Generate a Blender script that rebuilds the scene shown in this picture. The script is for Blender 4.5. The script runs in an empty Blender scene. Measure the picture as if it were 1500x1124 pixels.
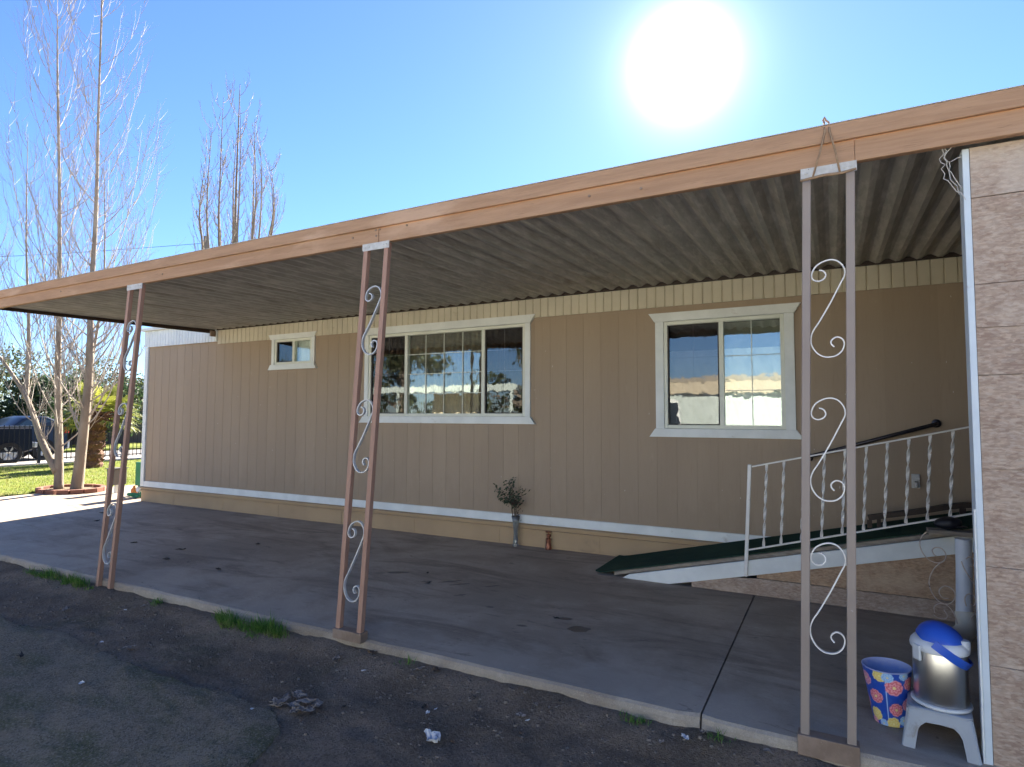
import bpy, math, random
import numpy as np
from mathutils import Vector, Matrix, noise as mnoise

S = bpy.context.scene
R = math.radians
random.seed(7); RNG = np.random.default_rng(7)

# ------------------------------------------------------------------ camera
YAW, PITCH, ROLL = 0.49114516, 0.0558281, 0.0033857
def cam_axes(y, p, r):
    f = Vector((-math.sin(y), math.cos(y), 0)); ri = Vector((math.cos(y), math.sin(y), 0)); u = Vector((0, 0, 1))
    f2 = f*math.cos(p)+u*math.sin(p); u2 = u*math.cos(p)-f*math.sin(p)
    return ri*math.cos(r)+u2*math.sin(r), u2*math.cos(r)-ri*math.sin(r), f2
ri, up, fw = cam_axes(YAW, PITCH, ROLL)
cd = bpy.data.cameras.new('camera'); cam = bpy.data.objects.new('camera', cd)
S.collection.objects.link(cam); S.camera = cam
cam.matrix_world = Matrix(((ri.x, up.x, -fw.x, 0), (ri.y, up.y, -fw.y, 0), (ri.z, up.z, -fw.z, 1.45), (0, 0, 0, 1)))
cd.sensor_width = 36; cd.sensor_fit = 'HORIZONTAL'; cd.lens = 36*880.1855/1500
cd.clip_start = 0.05; cd.clip_end = 3000

# ------------------------------------------------------------------ sky, sun, exposure
SUN = Vector((-0.17825, 0.84599, 0.50252)).normalized()
EL = math.asin(SUN.z); AZ = math.atan2(SUN.x, SUN.y)
w = bpy.data.worlds.new('World'); S.world = w; w.use_nodes = True
nt = w.node_tree; nt.nodes.clear(); N = nt.nodes.new; LK = nt.links.new
out = N('ShaderNodeOutputWorld'); bg = N('ShaderNodeBackground'); sky = N('ShaderNodeTexSky')
sky.sky_type = 'NISHITA'; sky.sun_disc = False; sky.sun_elevation = EL; sky.sun_rotation = AZ
sky.air_density = 1.0; sky.dust_density = 0.02; sky.ozone_density = 4.0; sky.altitude = 50
bg.inputs['Strength'].default_value = 0.05
# lens glare round the sun, added to the sky as a glow by view direction
tc = N('ShaderNodeTexCoord'); dt = N('ShaderNodeVectorMath'); dt.operation = 'DOT_PRODUCT'
dt.inputs[1].default_value = SUN; LK(tc.outputs['Generated'], dt.inputs[0])
ac = N('ShaderNodeMath'); ac.operation = 'ARCCOSINE'; LK(dt.outputs['Value'], ac.inputs[0])
def m2(op, a, b):
    n = N('ShaderNodeMath'); n.operation = op
    for i, v in enumerate((a, b)):
        if isinstance(v, (int, float)): n.inputs[i].default_value = v
        elif v is not None: LK(v, n.inputs[i])
    return n.outputs[0]
def falloff(sigma, amp, pw=2.0):
    q = m2('POWER', m2('DIVIDE', ac.outputs[0], R(sigma)), pw)
    return m2('MULTIPLY', m2('EXPONENT', m2('MULTIPLY', q, -1.0), None), amp)
gl = m2('ADD', m2('ADD', falloff(2.2, 1.5), falloff(4.4, 0.15)), falloff(12.0, 0.045, 1.1))
gb = N('ShaderNodeBackground'); gb.inputs['Color'].default_value = (0.93, 0.97, 1, 1); LK(gl, gb.inputs['Strength'])
ad = N('ShaderNodeAddShader')
tn = N('ShaderNodeMix'); tn.data_type = 'RGBA'; tn.blend_type = 'MULTIPLY'; tn.inputs[0].default_value = 1.0
LK(sky.outputs[0], tn.inputs[6]); tn.inputs[7].default_value = (.53, .62, .82, 1)   # tint that darkens the sky and deepens its blue
LK(tn.outputs[2], bg.inputs['Color']); LK(bg.outputs[0], ad.inputs[0]); LK(gb.outputs[0], ad.inputs[1]); LK(ad.outputs[0], out.inputs['Surface'])
sd = bpy.data.lights.new('sun', 'SUN'); sd.energy = 5.0; sd.angle = R(0.5); sd.color = (1.0, 0.90, 0.76)
so = bpy.data.objects.new('sun', sd); S.collection.objects.link(so); so.location = SUN*60
so.rotation_euler = SUN.to_track_quat('Z', 'Y').to_euler()
S.view_settings.view_transform = 'Standard'; S.view_settings.look = 'None'
S.view_settings.exposure = 2.78; S.view_settings.gamma = 1.0
S.cycles.max_bounces = 8; S.cycles.diffuse_bounces = 5; S.cycles.transparent_max_bounces = 12
S.cycles.caustics_reflective = False; S.cycles.caustics_refractive = False
S.cycles.sample_clamp_indirect = 4.0; S.cycles.use_denoising = True

# ------------------------------------------------------------------ helpers
class MB:
    """collects geometry in world (or local) space"""
    def __init__(s): s.v = []; s.f = []
    def add(s, vs, fs):
        o = len(s.v); s.v += [tuple(p) for p in vs]; s.f += [tuple(i+o for i in f) for f in fs]; return s
    def box(s, x0, x1, y0, y1, z0, z1):
        return s.add([(x0,y0,z0),(x1,y0,z0),(x1,y1,z0),(x0,y1,z0),(x0,y0,z1),(x1,y0,z1),(x1,y1,z1),(x0,y1,z1)],
            [(0,3,2,1),(4,5,6,7),(0,1,5,4),(1,2,6,5),(2,3,7,6),(3,0,4,7)])
    def prism(s, poly, axis, a, b):
        """poly: list of 2D points; axis the extrusion axis"""
        n = len(poly)
        def P(p, t): return {'X': (t, p[0], p[1]), 'Y': (p[0], t, p[1]), 'Z': (p[0], p[1], t)}[axis]
        vs = [P(p, a) for p in poly]+[P(p, b) for p in poly]
        fs = [tuple(range(n-1, -1, -1)), tuple(range(n, 2*n))]+[(i, (i+1) % n, n+(i+1) % n, n+i) for i in range(n)]
        return s.add(vs, fs)
    def beam(s, a, b, w, d, twist=0, seg=1, upv=None):
        """rectangular bar from a to b, w wide across, d deep, twisted by 'twist' turns"""
        a = Vector(a); b = Vector(b); t = (b-a).normalized()
        r0 = Vector(upv) if upv else (Vector((1, 0, 0)) if abs(t.x) < .9 else Vector((0, 1, 0)))
        u = (r0-t*r0.dot(t)).normalized(); v = t.cross(u)
        vs = []; fs = []
        for i in range(seg+1):
            k = i/seg; c = a.lerp(b, k); an = twist*2*math.pi*k
            U = u*math.cos(an)+v*math.sin(an); V = -u*math.sin(an)+v*math.cos(an)
            for x, y in ((-1,-1),(1,-1),(1,1),(-1,1)): vs.append(c+U*(x*w/2)+V*(y*d/2))
        for i in range(seg):
            for j in range(4): fs.append((4*i+j, 4*i+(j+1)%4, 4*i+4+(j+1)%4, 4*i+4+j))
        fs += [(3,2,1,0), tuple(4*seg+j for j in range(4))]
        return s.add(vs, fs)
    def tube(s, pts, rad, n=8, cap=True):
        pts = [Vector(p) for p in pts]; m = len(pts)
        if not hasattr(rad, '__len__'): rad = [rad]*m
        vs = []; fs = []; u = None
        for i, p in enumerate(pts):
            t = (pts[min(i+1, m-1)]-pts[max(i-1, 0)])
            t = t.normalized() if t.length > 1e-9 else Vector((0,0,1))
            if u is None:
                u = t.cross(Vector((0.31, 0.52, 0.79)))
                if u.length < .1: u = t.cross(Vector((1, 0, 0)))
            u = (u-t*u.dot(t)).normalized(); v = t.cross(u)
            for j in range(n):
                a = 2*math.pi*j/n; vs.append(p+(u*math.cos(a)+v*math.sin(a))*rad[i])
        for i in range(m-1):
            for j in range(n): fs.append((i*n+j, i*n+(j+1)%n, (i+1)*n+(j+1)%n, (i+1)*n+j))
        if cap: fs += [tuple(range(n-1, -1, -1)), tuple((m-1)*n+j for j in range(n))]
        return s.add(vs, fs)
    def lathe(s, prof, c=(0,0,0), n=40, M=None):
        vs = []; fs = []; k = len(prof)
        for r, z in prof:
            for j in range(n):
                a = 2*math.pi*j/n; p = Vector((r*math.cos(a), r*math.sin(a), z))
                if M is not None: p = M @ p
                vs.append(p+Vector(c))
        for i in range(k-1):
            for j in range(n): fs.append((i*n+j, i*n+(j+1)%n, (i+1)*n+(j+1)%n, (i+1)*n+j))
        return s.add(vs, fs)
    def ribbon(s, pts, width, thick, wdir=(0,1,0)):
        """flat bar following pts, its width along wdir"""
        pts = [Vector(p) for p in pts]; W = Vector(wdir); vs = []; fs = []; m = len(pts)
        for i, p in enumerate(pts):
            t = (pts[min(i+1, m-1)]-pts[max(i-1, 0)]).normalized(); nn = t.cross(W).normalized()
            for a, b in ((-1,-1),(1,-1),(1,1),(-1,1)): vs.append(p+nn*(a*thick/2)+W*(b*width/2))
        for i in range(m-1):
            for j in range(4): fs.append((4*i+j, 4*i+(j+1)%4, 4*i+4+(j+1)%4, 4*i+4+j))
        fs += [(3,2,1,0), tuple(4*(m-1)+j for j in range(4))]
        return s.add(vs, fs)

def obj(name, mb, m, parent=None, smooth=False, bevel=0, auto=None):
    off = parent_world(parent)
    me = bpy.data.meshes.new(name)
    v = np.array([tuple(p) for p in mb.v], dtype=float)-np.array(off)
    me.from_pydata(v.tolist(), [], mb.f); me.update()
    if m: me.materials.append(m)
    if smooth: me.polygons.foreach_set('use_smooth', [True]*len(me.polygons))
    o = bpy.data.objects.new(name, me); S.collection.objects.link(o)
    if parent: o.parent = parent
    if bevel:
        b = o.modifiers.new('bevel', 'BEVEL'); b.width = bevel; b.segments = 2; b.limit_method = 'ANGLE'; b.angle_limit = R(40)
    if auto is not None:
        me.polygons.foreach_set('use_smooth', [True]*len(me.polygons))
        try: me.set_sharp_from_angle(angle=R(auto))
        except Exception: pass
    return o
def parent_world(p):
    t = Vector((0, 0, 0))
    while p is not None: t += p.location; p = p.parent
    return t
def tag(o, label=None, cat=None, group=None, kind=None):
    if label: o['label'] = label
    if cat: o['category'] = cat
    if group: o['group'] = group
    if kind: o['kind'] = kind
    return o
def thing(name, label, cat, loc, group=None):
    o = bpy.data.objects.new(name, None); o.empty_display_size = .1; S.collection.objects.link(o); o.location = loc
    return tag(o, label, cat, group)
def fbm(x, y, z=0., oct=4):
    return mnoise.fractal(Vector((x, y, z)), 1.0, 2.0, oct)

# ------------------------------------------------------------------ materials
def newmat(name):
    m = bpy.data.materials.new(name); m.use_nodes = True; t = m.node_tree
    b = t.nodes['Principled BSDF']; return m, t, b
def nz(t, scale, vec=None, detail=6, rough=.6, dist=0.0):
    n = t.nodes.new('ShaderNodeTexNoise'); n.inputs['Scale'].default_value = scale
    n.inputs['Detail'].default_value = detail; n.inputs['Roughness'].default_value = rough; n.inputs['Distortion'].default_value = dist
    if vec: t.links.new(vec, n.inputs['Vector'])
    return n.outputs['Fac']
def ramp(t, fac, lo, hi, a=0., b=1.):
    n = t.nodes.new('ShaderNodeMapRange'); n.inputs['From Min'].default_value = lo; n.inputs['From Max'].default_value = hi
    n.inputs['To Min'].default_value = a; n.inputs['To Max'].default_value = b; n.interpolation_type = 'SMOOTHSTEP'
    t.links.new(fac, n.inputs['Value']); return n.outputs['Result']
def mix(t, fac, a, b):
    n = t.nodes.new('ShaderNodeMix'); n.data_type = 'RGBA'
    if isinstance(fac, float): n.inputs['Factor'].default_value = fac
    else: t.links.new(fac, n.inputs['Factor'])
    for k, v in (('A', a), ('B', b)):
        s = [i for i in n.inputs if i.name == k and i.type == 'RGBA'][0]
        if isinstance(v, (tuple, list)): s.default_value = (*v[:3], 1)
        else: t.links.new(v, s)
    return [o for o in n.outputs if o.type == 'RGBA'][0]
def coords(t, kind='Object', scale=(1,1,1), rot=(0,0,0)):
    c = t.nodes.new('ShaderNodeTexCoord'); m = t.nodes.new('ShaderNodeMapping')
    m.inputs['Scale'].default_value = scale; m.inputs['Rotation'].default_value = rot
    t.links.new(c.outputs[kind], m.inputs['Vector']); return m.outputs['Vector']
def bump(t, b, h, strength=.3, dist=.01):
    n = t.nodes.new('ShaderNodeBump'); n.inputs['Strength'].default_value = strength; n.inputs['Distance'].default_value = dist
    t.links.new(h, n.inputs['Height']); t.links.new(n.outputs['Normal'], b.inputs['Normal'])
def pm(name, c1, c2, scale=3, rough=.7, bs=40, bst=.2, bd=.003, stretch=(1,1,1), dirt=None, dscale=1.5, dlo=.5, dhi=.7,
       chips=None, cscale=25, clo=.7, chi=.74, metal=0., spec=.4, fine=None):
    """two tones by noise, a dirt layer, a chip layer, bump"""
    m, t, b = newmat(name); v = coords(t, 'Object', stretch)
    col = mix(t, ramp(t, nz(t, scale, v), .35, .65), c1, c2)
    if fine: col = mix(t, ramp(t, nz(t, fine[1], v, 3, .7), .4, .7), col, fine[0])
    if dirt: col = mix(t, ramp(t, nz(t, dscale, v, 8, .65, .4), dlo, dhi, 0, .85), col, dirt)
    if chips: col = mix(t, ramp(t, nz(t, cscale, coords(t), 5, .7), clo, chi), col, chips)
    t.links.new(col, b.inputs['Base Color']); b.inputs['Roughness'].default_value = rough; b.inputs['Metallic'].default_value = metal
    b.inputs['Specular IOR Level'].default_value = spec
    bump(t, b, nz(t, bs, v, 5), bst, bd); return m

def wood_paint(name, c1, c2, c3, axis='X'):
    """painted sawn timber, grain along one axis"""
    m, t, b = newmat(name); st = {'X': (.6, 9, 9), 'Z': (9, 9, .6)}[axis]
    v = coords(t, 'Object', st); g = nz(t, 3.2, v, 8, .7, .6)
    col = mix(t, ramp(t, g, .35, .65), c1, c2)
    col = mix(t, ramp(t, nz(t, 1.1, coords(t, 'Object', (1, 3, 3)), 5), .52, .68, 0, .8), col, c3)
    col = mix(t, ramp(t, nz(t, 14, v, 4), .62, .72, 0, .6), col, tuple(x*.55 for x in c1))
    t.links.new(col, b.inputs['Base Color']); b.inputs['Roughness'].default_value = .75; b.inputs['Specular IOR Level'].default_value = .25
    bump(t, b, nz(t, 9, v, 8, .7), .5, .004); return m

def mat_siding():
    m, t, b = newmat('tan_painted_siding'); v = coords(t, 'Object', (1, 1, .22))
    base = mix(t, ramp(t, nz(t, 1.3, v), .35, .65), (.375, .288, .205), (.340, .258, .182))
    # each board between two grooves has its own faint tone
    c = t.nodes.new('ShaderNodeTexCoord'); sp = t.nodes.new('ShaderNodeSeparateXYZ'); t.links.new(c.outputs['Object'], sp.inputs[0])
    dv = t.nodes.new('ShaderNodeMath'); dv.operation = 'DIVIDE'; dv.inputs[1].default_value = .2; t.links.new(sp.outputs['X'], dv.inputs[0])
    fl = t.nodes.new('ShaderNodeMath'); fl.operation = 'FLOOR'; t.links.new(dv.outputs[0], fl.inputs[0])
    wn = t.nodes.new('ShaderNodeTexWhiteNoise'); wn.noise_dimensions = '1D'; t.links.new(fl.outputs[0], wn.inputs['W'])
    col = mix(t, ramp(t, wn.outputs['Value'], 0, 1, 0, .5), base, (.315, .238, .168))
    col = mix(t, ramp(t, nz(t, 60, coords(t, 'Object', (1, 1, .08)), 4), .5, .8, 0, .35), col, (.26, .185, .13))
    col = mix(t, ramp(t, nz(t, 5, coords(t, 'Object', (1.5, 1, .7)), 8, .7), .62, .74, 0, .5), col, (.46, .37, .275))
    col = mix(t, ramp(t, nz(t, 38, coords(t, 'Object', (1.2, 1, .4)), 2, .5), .74, .77), col, (.62, .56, .48))
    col = mix(t, ramp(t, nz(t, 7, coords(t, 'Object', (2.5, 1, .10)), 8, .75), .55, .75, 0, .45), col, (.27, .20, .14))
    zr_ = t.nodes.new('ShaderNodeMath'); zr_.operation = 'ADD'; t.links.new(sp.outputs['Z'], zr_.inputs[0]); t.links.new(ramp(t, nz(t, 3, coords(t, 'Object', (1.4, 1, .5)), 9, .8), .3, .7, -.35, .25), zr_.inputs[1])
    col = mix(t, ramp(t, zr_.outputs[0], .25, .75, .55, 0), col, (.30, .225, .155))
    t.links.new(col, b.inputs['Base Color']); b.inputs['Roughness'].default_value = .72; b.inputs['Specular IOR Level'].default_value = .3
    bump(t, b, nz(t, 70, coords(t, 'Object', (1, 1, .12)), 6), .35, .003); return m

def mat_concrete(name, c1, c2, c3, stains=True):
    m, t, b = newmat(name); v = coords(t)
    col = mix(t, ramp(t, nz(t, .75, v, 8, .65, .3), .42, .58), c1, c2)
    col = mix(t, ramp(t, nz(t, .9, coords(t, 'Object', (.7, 2.6, 1), (0, 0, R(-14))), 9, .72, .9), .47, .64, 0, .85), col, c3)
    col = mix(t, ramp(t, nz(t, 6, coords(t, 'Object', (1, 2.2, 1), (0, 0, R(20))), 6, .7), .55, .75, 0, .4), col, tuple(min(.6, x*1.5) for x in c1))
    col = mix(t, ramp(t, nz(t, 160, v, 2), .45, .8, 0, .4), col, tuple(x*.55 for x in c2))
    if stains:
        col = mix(t, ramp(t, nz(t, 2.1, coords(t, 'Object', (.8, 2, 1), (0, 0, R(10))), 5, .75, 1.2), .63, .68, 0, .6), col, (.06, .052, .046))
        col = mix(t, ramp(t, nz(t, 1.3, coords(t, 'Object', (1, 1.3, 1)), 7, .75, .5), .62, .72, 0, .5), col, (.33, .29, .24))
    col = mix(t, ramp(t, nz(t, 38, coords(t, 'Object', (1, 1.6, 1), (0, 0, .5)), 8, .8), .42, .62, 0, .5), col, tuple(x*.68 for x in c1))
    col = mix(t, ramp(t, nz(t, 300, v, 2, .8), .58, .66, 0, .7), col, tuple(min(.6, x*1.5) for x in c1))
    if stains:
        sp_ = t.nodes.new('ShaderNodeSeparateXYZ'); t.links.new(v, sp_.inputs[0])
        # paler strip along the outer edge of the pour
        edge_y = t.nodes.new('ShaderNodeMath'); edge_y.operation = 'ADD'; t.links.new(sp_.outputs['Y'], edge_y.inputs[0]); t.links.new(ramp(t, nz(t, 1.4, v, 6), .3, .7, -.5, .5), edge_y.inputs[1])
        col = mix(t, ramp(t, edge_y.outputs[0], 3.15, 3.6, .4, 0), col, (.44, .38, .31))
        col = mix(t, ramp(t, nz(t, 4.2, coords(t, 'Object', (.5, 2.4, 1), (0, 0, R(-22))), 9, .8, 1.6), .60, .635, 0, .55), col, (.10, .085, .070))
    t.links.new(col, b.inputs['Base Color']); b.inputs['Roughness'].default_value = .78; b.inputs['Specular IOR Level'].default_value = .35
    h = t.nodes.new('ShaderNodeMath'); h.operation = 'ADD'; t.links.new(nz(t, 90, v, 4), h.inputs[0]); t.links.new(nz(t, 9, v, 6), h.inputs[1])
    bump(t, b, h.outputs[0], .25, .004); return m

def mat_osb(name, a, b2, c, d):
    m, t, b = newmat(name)
    oi = t.nodes.new('ShaderNodeObjectInfo'); tc_ = t.nodes.new('ShaderNodeTexCoord'); ad_ = t.nodes.new('ShaderNodeVectorMath'); ad_.operation = 'ADD'
    t.links.new(tc_.outputs['Object'], ad_.inputs[0]); ml = t.nodes.new('ShaderNodeMath'); ml.operation = 'MULTIPLY'; ml.inputs[1].default_value = 37
    t.links.new(oi.outputs['Random'], ml.inputs[0]); t.links.new(ml.outputs[0], ad_.inputs[1])
    def mp(sc, rot=0):
        q = t.nodes.new('ShaderNodeMapping'); q.inputs['Scale'].default_value = sc; q.inputs['Rotation'].default_value = (0, rot, 0); t.links.new(ad_.outputs[0], q.inputs['Vector']); return q.outputs[0]
    col = mix(t, ramp(t, nz(t, 5, mp((1, 1, 1.6)), 8, .75), .38, .62), a, b2)
    for sc, rot, tone, lo, st in ((34, .5, c, .60, 2.6), (42, -.6, d, .60, 3.0), (55, .15, tuple(x*1.3 for x in a), .62, 2.4), (48, 1.1, tuple(x*.7 for x in b2), .66, 2.8)):
        vo = t.nodes.new('ShaderNodeTexVoronoi'); vo.inputs['Scale'].default_value = sc; t.links.new(mp((1, 1, st), rot), vo.inputs['Vector'])
        sx = t.nodes.new('ShaderNodeSeparateXYZ'); t.links.new(vo.outputs['Color'], sx.inputs[0])
        col = mix(t, ramp(t, sx.outputs['X'], lo, lo+.2, 0, .42), col, tone)
    col = mix(t, ramp(t, nz(t, 60, mp((.5, 1, 4)), 6, .8), .5, .7, 0, .4), col, c)
    col = mix(t, ramp(t, nz(t, 1.9, mp((1, 1, 1.3)), 8, .7), .50, .66, 0, .55), col, tuple(x*1.12 for x in d))
    col = mix(t, ramp(t, nz(t, 2.6, mp((1.2, 1, 1)), 8, .8, .4), .56, .70, 0, .55), col, tuple(x*1.1 for x in c))
    t.links.new(col, b.inputs['Base Color']); b.inputs['Roughness'].default_value = .85; b.inputs['Specular IOR Level'].default_value = .2
    bump(t, b, nz(t, 30, mp((1, 1, 3)), 6, .7), .6, .004); return m

def mat_glass(name, fac, tint):
    m, t, b = newmat(name); t.nodes.remove(b)
    tr = t.nodes.new('ShaderNodeBsdfTransparent'); tr.inputs[0].default_value = (*tint, 1)
    gl_ = t.nodes.new('ShaderNodeBsdfGlossy'); gl_.inputs['Roughness'].default_value = .012; gl_.inputs[0].default_value = (.93, .98, .97, 1)
    bp = t.nodes.new('ShaderNodeBump'); bp.inputs['Strength'].default_value = .06; bp.inputs['Distance'].default_value = .01
    t.links.new(nz(t, 4.5, coords(t), 3), bp.inputs['Height']); t.links.new(bp.outputs[0], gl_.inputs['Normal'])
    mx = t.nodes.new('ShaderNodeMixShader'); mx.inputs[0].default_value = fac
    t.links.new(tr.outputs[0], mx.inputs[1]); t.links.new(gl_.outputs[0], mx.inputs[2])
    t.links.new(mx.outputs[0], t.nodes['Material Output'].inputs[0]); return m

def mat_leaf(name, c1, c2, c3):
    m, t, b = newmat(name)
    col = mix(t, ramp(t, nz(t, 1.2, coords(t), 3), .4, .6), c1, c2)
    col = mix(t, ramp(t, nz(t, 9, coords(t), 2), .52, .66), col, c3)
    t.links.new(col, b.inputs['Base Color']); b.inputs['Roughness'].default_value = .6
    tl = t.nodes.new('ShaderNodeBsdfTranslucent'); t.links.new(col, tl.inputs[0])
    mx = t.nodes.new('ShaderNodeMixShader'); mx.inputs[0].default_value = .4
    t.links.new(b.outputs[0], mx.inputs[1]); t.links.new(tl.outputs[0], mx.inputs[2])
    t.links.new(mx.outputs[0], t.nodes['Material Output'].inputs[0]); return m

M = {}
M['siding'] = mat_siding()
M['skirt'] = pm('tan_skirting', (.43, .30, .17), (.39, .27, .155), 2, .7, 50, .2, .003, dirt=(.2, .15, .1), dscale=4, dlo=.6, dhi=.8)
M['white'] = pm('white_trim_paint', (.74, .76, .74), (.66, .68, .66), 4, .5, 60, .15, .002, dirt=(.42, .38, .32), dscale=6, dlo=.62, dhi=.8)
M['cream'] = pm('cream_ribbed_fascia', (.58, .52, .40), (.52, .465, .355), 2, .6, 60, .1, .002, dirt=(.3, .23, .15), dscale=5, dlo=.6, dhi=.8)
M['vinyl'] = pm('off_white_vinyl', (.70, .71, .62), (.64, .65, .56), 3, .4, 60, .05, .001)
M['beam'] = wood_paint('brown_painted_beam', (.43, .26, .155), (.35, .205, .12), (.52, .34, .225))
M['strut_r'] = pm('taupe_painted_steel', (.29, .235, .195), (.265, .21, .175), 4, .55, 60, .2, .002, (1, 1, .5), dirt=(.24, .17, .13), dscale=8, dlo=.6, dhi=.75, chips=(.75, .72, .70), cscale=42, clo=.735, chi=.75)
M['strut_m'] = pm('rosy_brown_painted_steel', (.37, .215, .150), (.33, .19, .13), 4, .6, 60, .25, .002, (1, 1, .5), dirt=(.25, .13, .09), dscale=9, dlo=.58, dhi=.75, chips=(.6, .5, .45), cscale=40, clo=.74, chi=.76)
M['scroll_w'] = pm('white_painted_iron', (.78, .75, .70), (.7, .67, .62), 9, .45, 90, .2, .001, dirt=(.36, .24, .16), dscale=30, dlo=.64, dhi=.7)
M['scroll_g'] = pm('grey_galvanised_iron', (.60, .60, .59), (.50, .50, .49), 9, .4, 90, .2, .001, metal=.2)
M['plate'] = pm('speckled_grey_plate', (.56, .55, .52), (.45, .43, .40), 20, .6, 60, .3, .002, chips=(.12, .09, .07), cscale=60, clo=.66, chi=.7)
M['rust'] = pm('rusty_brown_base', (.27, .195, .145), (.20, .14, .10), 12, .8, 60, .4, .003, chips=(.55, .45, .36), cscale=50, clo=.66, chi=.7)
M['pan'] = pm('weathered_metal_roof_pan', (.38, .36, .315), (.31, .295, .26), 1.2, .5, 30, .1, .002, (3, .5, 1), dirt=(.20, .17, .13), dscale=2, dlo=.5, dhi=.75, fine=((.50, .47, .42), 8))
M['slab'] = mat_concrete('stained_grey_concrete', (.42, .345, .265), (.29, .236, .180), (.165, .130, .098))
M['slab_edge'] = mat_concrete('pale_worn_concrete_edge', (.36, .31, .25), (.27, .22, .17), (.17, .13, .095), False)
M['drive'] = mat_concrete('pale_bounce_concrete', (.52, .48, .41), (.45, .41, .35), (.33, .29, .25), False)  # colour raised so the ground behind the camera bounces more sunlight
M['sunslab'] = mat_concrete('toned_down_sunlit_concrete', (.30, .26, .21), (.25, .215, .175), (.18, .155, .125), False)  # concrete colour darkened because direct sun falls on this part
M['osb'] = mat_osb('weathered_particle_board', (.42, .32, .245), (.35, .255, .195), (.24, .155, .115), (.50, .42, .345))
M['osb2'] = mat_osb('orange_particle_board', (.44, .30, .19), (.36, .235, .15), (.25, .15, .10), (.50, .38, .26))
M['carpet'] = pm('dark_green_outdoor_carpet', (.030, .062, .042), (.024, .048, .034), 3, .95, 400, .8, .003, spec=.1, dirt=(.075, .075, .06), dscale=2.5, dlo=.55, dhi=.8)
M['ply'] = pm('grey_weathered_plywood', (.32, .27, .21), (.22, .18, .14), 10, .85, 40, .5, .004, (1, 1, 4))
M['wallrail'] = pm('dark_metal_handrail', (.035, .03, .035), (.05, .045, .05), 5, .3, 60, .1, .001, metal=.6)
M['darkwood'] = pm('dark_brown_wood', (.045, .026, .018), (.03, .018, .013), 6, .5, 30, .3, .002, (1, 8, 8))
M['pvc'] = pm('white_plastic_pipe', (.66, .70, .76), (.58, .62, .68), 3, .35, 60, .05, .001)
M['black'] = pm('black_soft_vinyl', (.012, .012, .016), (.02, .02, .028), 8, .45, 30, .4, .005)
M['rope'] = pm('brown_sisal', (.34, .23, .14), (.26, .17, .10), 40, .9, 300, .6, .002)
M['web'] = pm('dusty_white_cord', (.5, .48, .45), (.4, .38, .35), 20, .9)
M['soil'] = None
M['screen'] = pm('dark_insect_screen', (.07, .065, .06), (.06, .055, .052), 5, .8, 400, .3, .001)
M['room'] = pm('darkened_room_plaster', (.10, .085, .07), (.08, .07, .06), 2, .9)  # dark colour stands in for the lack of light indoors
M['curtain'] = pm('pleated_curtain_cloth', (.34, .34, .29), (.26, .27, .23), 4, .9, 90, .3, .002)
M['curtain2'] = pm('dark_patterned_curtain', (.12, .10, .075), (.18, .15, .10), 14, .9, 90, .3, .002)
M['sheer'] = pm('pale_draped_sheet', (.84, .87, .82), (.74, .78, .72), 4, .8, 20, .5, .006)
M['glass'] = mat_glass('window_glass', .125, (.95, .98, .96))
M['glass_dim'] = mat_glass('screened_window_glass', .085, (.58, .57, .59))

# ------------------------------------------------------------------ the ground
def mat_soil():
    m, t, b = newmat('dark_damp_soil'); v = coords(t)
    col = mix(t, ramp(t, nz(t, 2.2, v, 7), .38, .64), (.175, .130, .090), (.27, .205, .148))
    col = mix(t, ramp(t, nz(t, 60, v, 5, .75), .52, .75), col, (.115, .092, .072))
    col = mix(t, ramp(t, nz(t, 1.7, v, 6, .7, .5), .53, .68, 0, .6), col, (.10, .095, .055))
    vo = t.nodes.new('ShaderNodeTexVoronoi'); vo.inputs['Scale'].default_value = 95; t.links.new(v, vo.inputs['Vector'])
    sx = t.nodes.new('ShaderNodeSeparateXYZ'); t.links.new(vo.outputs['Color'], sx.inputs[0])
    col = mix(t, ramp(t, sx.outputs['X'], .55, .9, 0, .38), col, (.30, .235, .175))
    col = mix(t, ramp(t, sx.outputs['Y'], .6, .9, 0, .45), col, (.085, .064, .047))
    col = mix(t, ramp(t, nz(t, 130, v, 2), .66, .72), col, (.36, .30, .24))
    t.links.new(col, b.inputs['Base Color']); b.inputs['Roughness'].default_value = .95; b.inputs['Specular IOR Level'].default_value = .15
    h = t.nodes.new('ShaderNodeMath'); h.operation = 'ADD'; t.links.new(nz(t, 28, v, 8, .75), h.inputs[0]); t.links.new(nz(t, 110, v, 4, .7), h.inputs[1])
    bump(t, b, h.outputs[0], .9, .016); return m
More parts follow.
